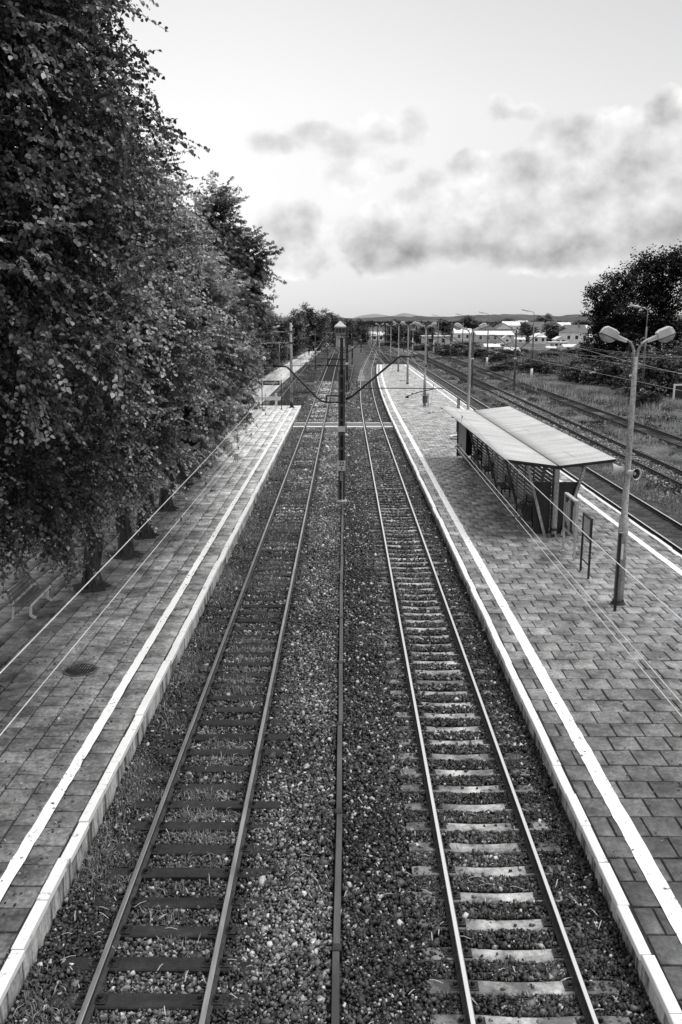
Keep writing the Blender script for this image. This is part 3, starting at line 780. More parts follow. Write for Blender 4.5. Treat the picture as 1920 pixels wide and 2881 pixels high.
def tree(name, label, loc, blobs, kind, mat, trunk_h, trunk_r, prm, group, limbs=16, lean=(0,0), twigs=True, cat='tree'):
    t = thing(name, label, cat, loc, 0, group)
    r = random.Random(prm.get('seed', 1))
    zt = max(b[2] for b in blobs)
    mb = MB(); pts = []; rr = []
    K = 9
    for i in range(K+1):
        s = i/K; pts.append((lean[0]*s*zt*.1+.12*math.sin(s*5+r.random()), lean[1]*s*zt*.1+.1*math.sin(s*4), s*zt*.95)); rr.append(trunk_r*(1-s)**.7 + .03)
    if trunk_h > 1.6 and cat == 'tree' and twigs:
        base = [(0, 0, -.05), (0, 0, .06), (0, 0, .22), (0, 0, .5)]; pts2 = base + pts[1:]; rr2 = [trunk_r*1.4, trunk_r*1.22, trunk_r*1.08, trunk_r*1.0] + rr[1:]
    else: pts2, rr2 = pts, rr
    mb.tube(pts2, rr2, 14)
    rq = random.Random(3)
    for q in range(0, len(mb.v)):
        v = mb.v[q]; a_ = math.atan2(v[1], v[0]); zz = v[2]
        if zz < 3: k_ = 1 + .09*math.sin(a_*5+zz*.6) + (.12*math.sin(a_*4) if zz < .3 else 0) + rq.uniform(-.03,.03); mb.v[q] = (v[0]*k_, v[1]*k_, zz)
    tk = mb.build('trunk', M['bark'], t, True)
    if trunk_h > 1.6 and twigs and cat == 'tree':
        mp_ = MB(); n_ = 22; R0 = .6
        vs_ = [(0,0,.05)] + [((R0+rq.uniform(-.13,.13))*math.cos(2*math.pi*k/n_), (R0+rq.uniform(-.13,.13))*math.sin(2*math.pi*k/n_), .014) for k in range(n_)]
        mp_.add(vs_, [(0, 1+k, 1+(k+1) % n_) for k in range(n_)]); mp_.build('soil_pit', M['soil'], t)
    P, LD, S, T, st, td, tl, Cc = sprays(blobs, **prm)
    mb = MB()
    for c in Cc[::max(1, len(Cc)//limbs)]:
        z0 = max(trunk_h, min(c[2]*.75, zt*.8)); f = z0/(zt*.95); i = min(int(f*K), K-1)
        a = Vector(pts[i]).lerp(Vector(pts[i+1]), f*K-i); b = Vector(c); mid_ = a.lerp(b, .5) + Vector((0,0,.35)) + Vector((r.uniform(-.3,.3), r.uniform(-.3,.3), 0))
        r0 = max(.03, rr[i]*.38)
        mb.tube([a, a.lerp(mid_, .5)+Vector((0,0,.1)), mid_, mid_.lerp(b, .5), b], [r0, r0*.8, r0*.6, r0*.4, .015], 6)
    if mb.v: mb.build('limbs', M['bark'], t, True)
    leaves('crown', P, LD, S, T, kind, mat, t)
    if twigs: twig_obj(st, td, tl, prm.get('droop', .35), .012, t)
    return t

GT = 'broadleaf trees along the left platform'
lind = dict(ntwig=9, nleaf=20, tw=1.0, size=.092, t0=.28, up=.05, droop=.22)
# nearest linden: very tall, fills the upper left
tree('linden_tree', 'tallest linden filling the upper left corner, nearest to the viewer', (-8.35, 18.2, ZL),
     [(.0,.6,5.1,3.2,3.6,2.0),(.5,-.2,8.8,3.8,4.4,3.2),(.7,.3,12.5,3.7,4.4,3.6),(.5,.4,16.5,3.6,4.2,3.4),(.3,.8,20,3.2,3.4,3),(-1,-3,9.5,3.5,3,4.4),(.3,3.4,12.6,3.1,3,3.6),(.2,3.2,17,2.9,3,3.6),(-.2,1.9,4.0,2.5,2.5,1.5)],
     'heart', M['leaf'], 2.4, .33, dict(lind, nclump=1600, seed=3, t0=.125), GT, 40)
t2 = tree('linden_tree', 'second linden with low lit branches, behind the slatted bench', (-7.9, 26.0, ZL),
     [(.1,0,4.6,2.8,3.2,2.2),(.3,.2,7.4,3.6,3.8,2.8),(0,.4,10.4,3.2,3.4,2.6),(-.3,.2,12.6,2.2,2.4,1.8)],
     'heart', M['leaf'], 2.0, .26, dict(lind, nclump=420, seed=5), GT, 26)  # lit look painted in: paler leaf tone than the nearest linden
dup(t2, (-7.75, 29.8, ZL), 2.1, 'third linden with the thick dark trunk standing close to another trunk', (1,1,1.0))
tree('chestnut_tree', 'chestnut just behind the thick dark trunk, leaves overhanging the slabs', (-7.75, 32.6, ZL),
     [(.2,0,5.0,3.0,3.4,2.5),(0,0,8.2,3.4,3.4,3.2),(-.2,0,11,2.4,2.6,2.4)], 'palm', M['leaf2'], 2.0, .28, dict(nclump=300, ntwig=8, nleaf=11, tw=1.0, size=.165, t0=.19, droop=.2, up=.0, seed=8), GT, 20)
c1 = tree('chestnut_tree', 'chestnut with a leaning trunk and broad dark crown, midway along the left platform', (-7.9, 37.5, ZL),
     [(.4,0,5.1,3.0,3.4,2.6),(.3,0,7.8,3.5,3.8,2.8),(0,0,10.2,2.4,2.8,1.9)], 'palm', M['leaf2'], 2.0, .27, dict(nclump=320, ntwig=8, nleaf=11, tw=1.0, size=.165, t0=.15, droop=.2, up=.0, seed=9), GT, 20)
tree('chestnut_tree', 'tall chestnut whose pointed top stands out against the sky', (-8.0, 48.7, ZL),
     [(.0,0,4.8,2.5,3.4,2.4),(.1,0,8.4,3.4,4.2,3.3),(.5,0,10.9,2.9,3.2,2.4),(1.0,0,13.3,.9,1.6,1.3),(2.6,0,11.3,1.1,1.5,1.1)], 'palm', M['leaf2'], 2.0, .30, dict(nclump=420, ntwig=8, nleaf=11, tw=1.1, size=.17, t0=.11, droop=.15, up=.15, seed=10), GT, 26)
dup(c1, (-8.2, 43.4, ZL), 1.3, 'chestnut hidden mostly behind the leaning chestnut', .95)
dup(c1, (-10.0, 58.5, ZL), 3.9, 'chestnut near the far end of the left platform, above the light slabs', .98)
dup(c1, (-12.6, 69.0, ZL), 2.6, 'chestnut last in the row before the station name sign', .93)
# trees beyond the platform on the left
GB = 'trees beyond the left platform'
def bush_blobs(w, h, r_, n=6):
    bl = []
    for i in range(n):
        f = i/(n-1); bl.append((r_.uniform(-.35,.35)*w, r_.uniform(-.35,.35)*w, h*(.28+.5*f), w*(.75-.35*f)*r_.uniform(.8,1.1), w*(.75-.35*f)*r_.uniform(.8,1.1), h*.26))
    return bl
rr_ = random.Random(4)
protos = []
spots = [(-14.5,80,11,4,'rounded'),(-15,86,12,4.5,'broad'),(-13.6,97,12.5,4,'tall'),(-16.5,112,12,5,'dense'),(-15,128,12,4.5,'feathery'),(-14.5,146,10.5,4.5,'low'),
         (-17,160,13,5,'big'),(-15,176,11,4.5,'ragged'),(-12.5,200,10,5,'shorter'),(-13,226,11,5,'grey'),(-10,252,12.5,5,'spiky'),(-7,262,10.5,4,'dark'),(-12,285,12,6,'far'),(-3.5,300,10,4.5,'small'),(.8,318,9.5,5,'squat'),(5.2,325,9,4,'little round'),(-6,340,12,7,'hazy')]
for k in range(3):
    w, h = 4.5, 12
    protos.append(tree('broadleaf_tree', 'x', (0,0,-.3), bush_blobs(w, h, rr_), 'rhomb', M['leaf_far'], 1.5, .25, dict(nclump=300, ntwig=7, nleaf=8, tw=1.2, size=.30, t0=.08, up=.25, seed=20+k), GB, 10, twigs=False))
used = set()
for i, (x, y, h, w, adj) in enumerate(spots):
    lab = f'{adj} broadleaf tree beyond the left platform, number {i+1} in the row' 
    near = ['behind the white barrier','left of the station name sign','left of the pale pole','by the start of the old path','above the leaning lamp','above the path bend','over the left lamp','behind the thin dark masts','left of the walking person','behind the walking person','rising highest at the far bend','just left of the signal box roof','behind the far bend trees','directly behind the signal box','right of the signal box roof','at the left end of the far footbridge','at the hazy back of the wood'][i]
    lab = f'{adj} broadleaf tree {near}'
    p = protos[i % 3]; sc = (w/4.5, w/4.5, h/12)
    if i < 3: o = p; o.location = (x,y,-.3); o.scale = sc; o['label'] = lab
    else: dup(p, (x, y, -.3), rr_.uniform(0, 6.28), lab, sc)

# poplars at the right
GP = 'wind-blown poplars on the right'
tree('poplar_tree', 'massive dark poplar with windswept top at the right edge', (48, 136, -.4),
     [(0,0,5,6,4,4.5),(-2,0,10,5.5,4,4.5),(1,0,14,5.5,4,4),(3.5,0,16,3.8,3,3.2),(-3.2,0,15,2.6,2.5,2.8),(-6,0,7,3,3,3),(4.5,0,18.2,1.2,1.2,1.8),(1.6,0,17.6,1.1,1.1,1.6),(-1.6,0,17,1.0,1.0,1.5),(7.5,0,11,3,3,5)], 'rhomb', M['leaf_far'], 2, .5,
     dict(nclump=620, ntwig=8, nleaf=8, tw=1.6, size=.36, t0=.022, up=.5, wind=(.35,0,.3), droop=.0, seed=31, shell=.5, tvar=.25), GP, 30, twigs=False)
tree('poplar_tree', 'smaller poplar leaning out left of the massive poplar', (40.0, 133, -.4),
     [(0,0,5,3.4,3,3.5),(-.6,0,9,3.0,3,3.0),(-1.6,0,12.5,2.1,2,2.3),(1,0,13.6,1.7,1.7,2.4),(-2.6,0,10.6,1.6,1.6,1.6),(-2,0,3,3,3,2.5)], 'rhomb', M['leaf_far'], 2, .4,
     dict(nclump=300, ntwig=8, nleaf=8, tw=1.2, size=.34, t0=.022, up=.5, wind=(.3,0,.2), droop=.0, seed=32, shell=.5, tvar=.25), GP, 20, twigs=False)

# bushes
GS = 'dark bushes and small trees between the sidings and the town'
bp = []
for k in range(3):
    bl = [(rr_.uniform(-1.2,1.2), rr_.uniform(-1,1), rr_.uniform(.6,1.9), rr_.uniform(1.1,1.8), rr_.uniform(1.1,1.7), rr_.uniform(.8,1.3)) for _ in range(6)]
    bp.append(tree('bush', 'x', (0,0,-.4), bl, 'rhomb', M['leaf_far'], .2, .07, dict(nclump=170, ntwig=7, nleaf=7, tw=.55, size=.2, t0=.07, up=.3, seed=40+k), GS, 6, twigs=False, cat='bush'))
bs = [(33.5,97,1.3,1.9,'at the right edge beside the white frame'),(36.5,100,1.6,2.3,'tall at the right edge behind the white frame'),(30.6,89,.7,.8,'low in front of the white frame'),(38.5,104,1.6,2.6,'farthest right behind the lamp head'),
      (34.5,112,1.5,2.0,'behind the pale tall grass'),(31.5,118,1.2,1.5,'left behind the pale tall grass'),(38,118,1.7,2.4,'under the massive poplar'),(42,122,1.8,2.6,'dense, under the poplar trunks'),(46,120,1.8,2.8,'below the massive poplar at the right edge'),
      (35,128,1.5,1.9,'under the smaller poplar'),(38,140,1.6,1.9,'in front of the long white roof'),(33,150,1.3,1.5,'below the pavilion'),(37,165,1.5,1.6,'right below the pavilion'),(31,162,1.2,1.3,'right of the tall street light foot'),
      (27.2,152,.9,1.1,'beside the second street light foot'),(33,190,1.5,1.6,'middle of the waste ground'),(38,205,1.7,2.0,'in front of the pale shed'),(30,205,1.6,2.1,'left of the pale shed'),(26,222,1.8,2.8,'dark tree-like mass at the left of the town'),
      (28.5,236,1.9,3.0,'tall mass left of the long white roof'),(44,232,1.6,1.8,'rounded, in front of the parked white trailer'),(50,214,1.6,1.7,'before the white market roofs'),(58,222,1.7,1.9,'before the right white roofs'),(65,228,1.8,2.0,'right before the white roofs'),
      (23.5,262,1.8,2.6,'beyond the tall signal'),(19.5,285,1.6,2.2,'left of the tall signal'),(36,262,1.7,2.6,'between the mast and the pale shed'),(14.5,300,1.5,2.0,'under the far footbridge'),(72,262,1.8,2.2,'at the right end of the town roofs')]
for i, (x, y, s, h, where) in enumerate(bs):
    lab = 'dark leafy bush ' + where; p = bp[i % 3]; h = h*(.42 if y > 215 else .5 if y > 138 else .8 if y > 110 else 1); sc = (s, s, h*.75)
    if i < 3: p.location = (x,y,-.4); p.scale = sc; p['label'] = lab
    else: dup(p, (x, y, -.4), rr_.uniform(0, 6.28), lab, sc)
GD = 'trees among the town roofs'
td_ = [(69,500,8,11,'left of the white gable'),(73,515,7,10,'behind the white gable'),(156,860,10,11,'large round, in the distant town'),(166,880,9,10,'beside the large round distant tree'),(190,860,11,12,'square topped, behind the water tower'),(198,870,5,16,'narrow and pointed, above the water tower'),
       (84,360,6,8,'behind the long white roof'),(76,372,5,8,'between the two white roofs'),(240,900,14,9,'long hedge-like, right of the water tower'),(262,930,12,8,'far right of the distant town'),(120,420,8,8,'behind the villa'),(30,330,6,8,'beside the far footbridge right end'),(20,345,7,9,'behind the far footbridge'),(44,400,8,9,'left of the long white roof')]
for i, (x, y, w, h, where) in enumerate(td_):
    dup(protos[i % 3], (x, y, -.5), rr_.uniform(0, 6.28), 'dark town tree ' + where, (w/4.5, w/4.5, h/12), GD)
# far woodland mass in front of the ridge
def far_wood():
    n = 26000; x = rng.uniform(-600, 1000, n); y = rng.uniform(900, 1900, n); 
    h = 5 + 1.5*np.sin(x*.021)+1.5*np.sin(x*.07+y*.01)
    P = np.stack([x, y, rng.random(n)*h*.6], 1)
    return tag(leaves('far_woodland', P, rng.normal(0,1,(n,3))+np.array([0,0,1]), rng.uniform(2.5, 5, n), np.clip(np.exp(rng.normal(-2.9,.35,n)),.02,.2), 'rhomb', M['leaf_far'], None), 'dark belt of woodland below the ridge', 'woodland', None, 'stuff')
far_wood()

# ------------------------------------------------------------------ overhead line masts
def main_mast(label, loc, group):
    t = thing('catenary_mast', label, 'mast', loc, 0, group)
    mb = MB()
    for s in (-1, 1):      # two channels, back to back
        mb.box(s*.10-.032, s*.10+.032, -.10, .10, 0, 6.3)
        mb.box(s*.142-.012, s*.142+.012, -.12, -.088, 0, 6.3)
    for k in range(9): mb.box(-.067, .067, -.085, -.075, .5+k*.68, .62+k*.68)
    mb.build('lower_column', M['mast'], t)
    mb = MB(); mb.box(-.067, .067, .05, .075, 0, 6.3); mb.build('web_plate', M['darkmetal'], t)
    mb = MB(); mb.box(-.075, .075, -.07, .07, 6.302, 7.75); mb.build('upper_column', M['mast2'], t)
    mb = MB(); mb.bbox(-.26, .26, -.26, .26, -.25, .12, .05); mb.build('foundation', M['concrete'], t)
    mb = MB(); mb.box(-.18, .18, -.135, .135, 3.40, 3.66); mb.build('white_band', M['white'], t)
    mb = MB()
    for z in (4.78, 5.08, 6.47, 6.78): mb.box(-.2, .2, -.14, .14, z-.03, z+.03)
    mb.build('clamps', M['darkmetal'], t)
    # brackets: box frames
    mb = MB()
    mb.bar((-.2,-.05,6.78), (-.64,-.05,6.78), .06, .07); mb.bar((-.2,-.05,6.47), (-.64,-.05,6.47), .06, .07); mb.bar((-.64,-.05,6.44), (-.64,-.05,6.81), .07, .06)
    mb.build('upper_bracket', M['darkmetal'], t)
    mb = MB()
    mb.bar((-.2,-.05,5.08), (-.72,-.05,5.08), .06, .07); mb.bar((-.2,-.05,4.78), (-.74,-.05,4.78), .06, .07); mb.bar((-.72,-.05,4.75), (-.72,-.05,5.11), .07, .06)
    mb.build('lower_bracket', M['darkmetal'], t)
    # arms
    mb = MB(); mb.tube([(-.74,-.05,4.78), (-.95,-.05,4.84), (-1.15,-.05,4.98), (-2.5,-.05,6.38), (-2.62,-.05,6.44), (-3.2,-.05,6.46)], .045, 8)
    mb.build('left_arm', M['darkmetal'], t, True)
    mb = MB(); mb.tube([(.2,-.05,4.92), (.45,-.05,5.05), (.6,-.05,5.15), (2.62,-.05,6.85), (2.78,-.05,6.91), (3.44,-.05,6.89)], .05, 8)
    mb.build('right_arm', M['darkmetal'], t, True)
    mb = MB(); mb.tube([(-.64,-.05,6.49), (-.95,-.05,6.49)], .02, 6); mb.tube([(-1.15,-.05,6.49), (-2.6,-.05,6.47)], .014, 6); mb.build('upper_tie', M['darkmetal'], t)
    mb = MB()
    prof = []
    for k in range(6): prof += [(.03, k*.035), (.065, k*.035+.012), (.03, k*.035+.024)]
    mb.lathe(prof, (-.94,-.05,6.49), 10, 0, Matrix.Rotation(R(-90), 3, 'Y')); mb.build('insulator', M['insul'], t)
    mb = MB(); mb.tube([(.95,-.05,5.44), (4.75,-.05,5.42)], .022, 6); mb.build('registration_arm', M['darkmetal'], t)
    mb = MB(); mb.tube([(4.3,-.05,5.40), (3.7,-.05,5.28), (3.05,-.05,5.06)], .022, 6); mb.box(2.98, 3.14, -.1, 0, 4.98, 5.06); mb.build('steady_arm', M['darkmetal'], t)
    mb = MB(); mb.tube([(-1.2,-.05,5.24), (-1.9,-.05,5.26), (-2.35,-.05,5.16), (-2.55,-.05,5.45)], .02, 6); mb.build('steady_arm', M['darkmetal'], t)
    mb = MB(); mb.tube([(.02,-.14,.1), (.03,-.14,1.2), (0,-.13,1.6)], .03, 8); mb.box(-.08, .07, -.17, -.09, 1.05, 1.45); mb.build('cable_riser', M['galv'], t)
    return t
GM = 'steel catenary masts between the main tracks'
m1 = main_mast('nearest steel catenary mast between the tracks, with the number plate on it', (-.15, 41, -.15), GM)
dup(m1, (.25, 104, -.15), 0, 'second catenary mast, seen just right of the nearest mast')
dup(m1, (1.4, 167, -.15), 0, 'third catenary mast between the tracks, beyond the crossing')
dup(m1, (4.2, 230, -.15), 0, 'fourth catenary mast between the tracks, near the far curve')
# hectometre plate
hp = thing('number_plate', 'small white plate reading 22 over 3, fixed low on the nearest mast', 'plate', (-.16, 40.84, 1.37+.02))
mb = MB(); mb.bbox(-.19, .19, -.012, .012, 0, .48, .004); mb.build('plate', M['white'], hp)
mb = MB(); mb.box(-.21, -.196, -.03, .02, 0, .48); mb.box(.196, .21, -.03, .02, 0, .48); mb.build('rim', M['frame'], hp)
def text(body, size, loc, mat, parent, sx=1, ext=.003, name='lettering'):
    c = bpy.data.curves.new(name, 'FONT'); c.body = body; c.size = size; c.align_x = 'CENTER'; c.align_y = 'CENTER'; c.extrude = ext; c.offset = size*.012
    o = bpy.data.objects.new(name, c); COL.objects.link(o)
    dg = bpy.context.evaluated_depsgraph_get(); me = bpy.data.meshes.new_from_object(o.evaluated_get(dg)); bpy.data.objects.remove(o)
    me.materials.clear(); me.materials.append(mat)
    ob = bpy.data.objects.new(name, me); COL.objects.link(ob); ob.parent = parent; ob.location = loc; ob.rotation_euler = (R(90),0,0); ob.scale = (sx,1,1)
    return ob
text('22', .29, (0,-.017,.335), M['cloth'], hp, .85); text('3', .22, (0,-.017,.105), M['cloth'], hp, .9)

# yard masts (plain)
def plain_mast(label, loc, h, two=False, group='plain masts of the goods yard', mat=None, rz=0, box=True):
    t = thing('catenary_mast', label, 'mast', loc, rz, group)
    mb = MB(); w = .13
    mb.add([(-w,-w,0),(w,-w,0),(w,w,0),(-w,w,0),(-w*.6,-w*.6,h),(w*.6,-w*.6,h),(w*.6,w*.6,h),(-w*.6,w*.6,h)], [(4,5,6,7),(0,1,5,4),(1,2,6,5),(2,3,7,6),(3,0,4,7)]); mb.build('column', mat or M['mast'], t)
    mb = MB(); mb.box(-.16,.16,-.15,.15,h*.52,h*.52+.2); mb.build('white_band', M['white'], t)
    for s in ((-1, 1) if two else (-1,)):
        mb = MB(); mb.tube([(s*.1,0,h*.68), (s*.6,0,h*.70), (s*2.6,0,h*.9), (s*2.75,0,h*.915), (s*3.4,0,h*.915)], .05, 6); mb.build('arm', M['darkmetal'], t, True)
        mb = MB(); mb.tube([(s*.1,0,h*.9), (s*2.6,0,h*.9)], .018, 5); mb.build('tie', M['darkmetal'], t)
    return t
plain_mast('two-armed mast between the rusty sidings, in front of the town', (21.6, 112, -.4), 7.6, True)
plain_mast('dark mast right behind the second lamp post', (16.65, 115, -.4), 7.3)
plain_mast('one-armed mast beside the platform track, beyond the second lamp', (16.6, 178, -.4), 7.3)
plain_mast('tall mast at the far end of the right platform', (10.7, 206, -.3), 8.1)
plain_mast('thin far mast right of the tall signals', (22, 184, -.4), 7.0)
plain_mast('far mast near the footbridge', (10.2, 279, -.4), 7.5)
plain_mast('far mast behind the first signal', (16.6, 250, -.4), 7.3)
plain_mast('dark slim mast left of the left track, just beyond the white barrier', (-5.0, 150, -.3), 7.3)
plain_mast('dark slim mast left of the left track, nearer the signal box', (-4.1, 205, -.3), 6.3)
plain_mast('short dark mast close to the signal box', (-3.2, 271, -.3), 5.5)
plain_mast('dark mast partly behind the near double lamp', (31.2, 96, -.4), 5.4)

for lb_, lc_, hh_ in (('thin distant mast behind the last platform lamp', (12.0, 322, -.4), 7.8), ('thin distant mast in the middle of the far yard', (21.5, 300, -.4), 7.5), ('thin distant mast right of the colour-light signals', (27.0, 240, -.4), 7.2),
                      ('thin distant mast by the far curve of the bright track', (7.2, 298, -.3), 7.8), ('thin distant mast at the far right end of the yard', (34.0, 285, -.4), 7.4), ('thin distant mast just right of the signal box', (2.2, 300, -.3), 7.4)):
    plain_mast(lb_, lc_, hh_)
# pale concrete pole with cross arms at the end of the left platform
cp = thing('line_pole', 'mottled pale concrete pole with two cross arms at the end of the left platform', 'pole', (-5.05, 83, ZL))
mb = MB(); mb.tube([(0,0,0),(0,0,4),(0,0,7.9)], [.16,.135,.11], 10); mb.build('shaft', M['concrete'], cp, True)
mb = MB(); mb.tube([(0,0,.02),(0,0,.55)], [.175,.165], 10); mb.build('black_base', M['darkmetal'], cp, True)
mb = MB(); mb.bbox(-.25,.25,-.25,.25,-.3,.08,.03); mb.build('footing', M['board_dark'], cp)
for z in (7.08, 6.05):
    mb = MB(); mb.bar((-2.7,0,z), (.15,0,z), .07, .08); mb.build('cross_arm', M['concrete'], cp)
    mb = MB(); mb.box(-.16,.16,-.16,.16,z-.07,z+.07); mb.build('clamp', M['darkmetal'], cp)
# poles on the left by the path
GL = 'thin poles left of the old path'
def thin_pole(label, loc, h, lamp=True):
    t = thing('street_lamp' if lamp else 'line_pole', label, 'street lamp' if lamp else 'pole', loc, 0, GL)
    mb = MB(); mb.tube([(0,0,0),(0,0,h)], [.09,.05], 8); mb.build('shaft', M['galv'], t, True)
    if lamp:
        mb = MB(); mb.tube([(0,0,h),(.1,0,h+.25),(.5,0,h+.5)], .035, 6); mb.build('arm', M['galv'], t, True)
        mb = MB(); mb.tube([(.45,0,h+.45),(.7,0,h+.6),(1.3,0,h+.85)], [.1,.16,.12], 8); mb.build('lamp_head', M['lamp'], t, True)
    return t
thin_pole('street lamp with a bright slanted head left of the pale concrete pole', (-12.3, 150, -.3), 6.9)
thin_pole('street lamp whose head peeks out right of the pale concrete pole', (-12.4, 190, -.3), 6.6)
thin_pole('street lamp with a tiny bright head before the dark trees', (-10.7, 235, -.3), 6.6)
thin_pole('street lamp nearest to the signal box, by the path bend', (-7.6, 262, -.3), 6.8)
thin_pole('short bare pole at the start of the old path', (-12.45, 168, -.3), 4.3, False)
thin_pole('bare pole left of the path, before the walking person', (-12.6, 238, -.3), 5.3, False)

# ------------------------------------------------------------------ overhead wires
def zs(y, y0, y1, zt, sag):
    s = (y-y0)/(y1-y0); return zt - 4*sag*s*(1-s)
def wires(label, xm, z_top, sag, z_con, two, spans, xc=None, r=.006):
    t = thing('overhead_wires', label, 'overhead wires', (0,0,0), 0, 'overhead wires of the tracks')
    xc = xc or xm
    mb = MB(); pts = []
    for a, b in spans:
        for k in range(12):
            y = a + (b-a)*k/12; pts.append((xm(y), y, zs(y, a, b, z_top, sag)))
    pts.append((xm(spans[-1][1]), spans[-1][1], z_top)); 
    mb.tube(pts, r, 5); mb.build('carrying_wire', M['wire'], t)
    for q in ((-.045, .045) if two else (0,)):
        mb = MB(); mb.tube([(xc(y)+q, y, z_con) for y in np.linspace(spans[0][0], spans[-1][1], 90)], r*.85, 5); mb.build('contact_wire', M['wire'], t)
    cnt = 0
    for a, b in spans[:3]:
        for k in range(8):
            y = a + (b-a)*(k+.5)/8
            if y < 5: continue
            zt = zs(y, a, b, z_top, sag)
            mb = MB(); mb.tube([(xm(y), y, zt), (xc(y), y, z_con)], .003 if y < 45 else .006, 4)
            for z in (zt-.03, z_con+.03):
                mb.tube([(xm(y), y, z-.035), (xm(y), y, z+.035)], .014, 6)
            if two: mb.box(xc(y)-.06, xc(y)+.06, y-.02, y+.02, z_con-.012, z_con+.02)
            mb.build('dropper', M['wire_dark'], t); cnt += 1
    return t
SP = [(-22, 41), (41, 104), (104, 167), (167, 230), (230, 293)]
wires('overhead wires above the left track, reaching down to the lower left', lambda y: -2.55 - .15*max(0, 1-abs(y-41)/40), 6.27, .45, 5.28, False, SP, lambda y: -2.55 - (.1 if y > 0 else 0))
def xr(y): return 2.72 + .36*max(0, 1-abs(y-41)/34) + bend(y)*.95
wires('overhead wires above the right track, twin contact wires passing the shelter', xr, 6.75, .74, 5.35, True, SP, lambda y: 2.70 + .2*max(0, 1-abs(y-41)/34) + bend(y)*.95)
wires('overhead wires above the track on the far side of the right platform', lambda y: 13.4, 6.9, .75, 5.65, False, [(-11, 52), (52, 115), (115, 178), (178, 241)])
wires('overhead wires above the rusty sidings', lambda y: 18.7, 6.4, .8, 5.5, False, [(-14, 49), (49, 112), (112, 175)])
wires('overhead wires above the overgrown siding at the right', lambda y: 24.6, 6.4, .8, 5.5, False, [(-14, 49), (49, 112), (112, 175)])

# ------------------------------------------------------------------ double lamps on the right platform
def double_lamp(label, loc, rz=0):
    t = thing('platform_lamp', label, 'lamp', loc, rz, 'double-headed lamps down the middle of the right platform')
    mb = MB(); mb.tube([(0,0,0),(0,0,2.6),(0,0,2.62),(0,0,5),(0,0,7.2)], [.145,.14,.095,.085,.065], 14); mb.build('post', M['galv'], t, True)
    mb = MB(); mb.lathe([(.22,-.03),(.22,.03),(.17,.05),(.17,.12)], (0,0,0), 14); mb.build('base_collar', M['darkmetal'], t, True)
    for s in (-1, 1):
        mb = MB(); mb.tube([(s*.035,0,6.6),(s*.045,0,7.2),(s*.07,0,7.42),(s*.16,0,7.58),(s*.32,0,7.68)], .035, 8); mb.build('arm', M['galv'], t, True)
        K_ = .82; hd = MB()   # housing: a tapered box with bevelled lid
        d = Vector((s*.93,0,.37)).normalized(); n_ = Vector((-s*d.z,0,abs(d.x))); w = Vector((0,1,0)); o = Vector((s*.28,0,7.64))
        def P(u, v, k): return o + d*u*K_ + w*v*K_ + n_*k*K_
        # neck
        sec = [(0,.055,-.07,.05),(.36,.075,-.09,.07),(.365,.13,-.10,.14),(.5,.15,-.10,.19),(.8,.15,-.10,.20),(.90,.12,-.10,.12),(.94,.10,-.10,.0)]
        V = []
        for u, hw, lo, hi in sec:
            V += [P(u,-hw,lo), P(u,-hw,hi-.03), P(u,-hw*.7,hi), P(u,hw*.7,hi), P(u,hw,hi-.03), P(u,hw,lo)]
        Fs = [(i*6+k, i*6+(k+1)%6, (i+1)*6+(k+1)%6, (i+1)*6+k) for i in range(len(sec)-1) for k in range(6)]
        Fs += [(5,4,3,2,1,0), tuple((len(sec)-1)*6+k for k in range(6))]
        hd.add(V, Fs); ho = hd.build('lamp_housing', M['lamp'], t)
        gl = MB(); V = []; rows = 6
        for i in range(rows+1):
            a = math.pi/2*i/rows; ru, rv, dz = .30*math.cos(a), .15*math.cos(a), -.20*math.sin(a)
            for k in range(14):
                b = 2*math.pi*k/14; V.append(P(.66+ru*math.cos(b), rv*math.sin(b), -.102+dz))
        gl.add(V, [(i*14+k, i*14+(k+1)%14, (i+1)*14+(k+1)%14, (i+1)*14+k) for i in range(rows) for k in range(14)])
        gl.build('lens_bowl', M['lens'], ho, True)
        rm = MB(); rm.bar(P(.36,0,-.10), P(.96,0,-.10), .28, .014, 0, n_); rm.build('rim', M['darkmetal'], ho)
    mb = MB(); mb.tube([(math.cos(a)*.11, 0, 7.5+math.sin(a)*.16) for a in np.linspace(-.3, math.pi+.3, 12)], .012, 5); mb.build('lifting_loop', M['darkmetal'], t)
    return t
l1 = double_lamp('nearest double-headed lamp with a loudspeaker, on the slabs at the right', (8.09, 24.6, ZR))
dup(l1, (7.75, 54.8, ZR), 0, 'double-headed lamp rising just behind the shelter roof')
dup(l1, (7.75, 85, ZR), 0, 'double-headed lamp beyond the shelter, with a litter bin at its foot')
dup(l1, (8.2, 115, ZR), 0, 'fourth double-headed lamp along the right platform')
dup(l1, (8.7, 143.5, ZR), 0, 'last double-headed lamp, near the far end of the right platform')
dup(l1, (9.2, 178, -.3), 0, 'distant double-headed lamp standing past the end of the right platform')
dup(l1, (8.0, 205, -.3), 0, 'most distant double-headed lamp, close to the footbridge')

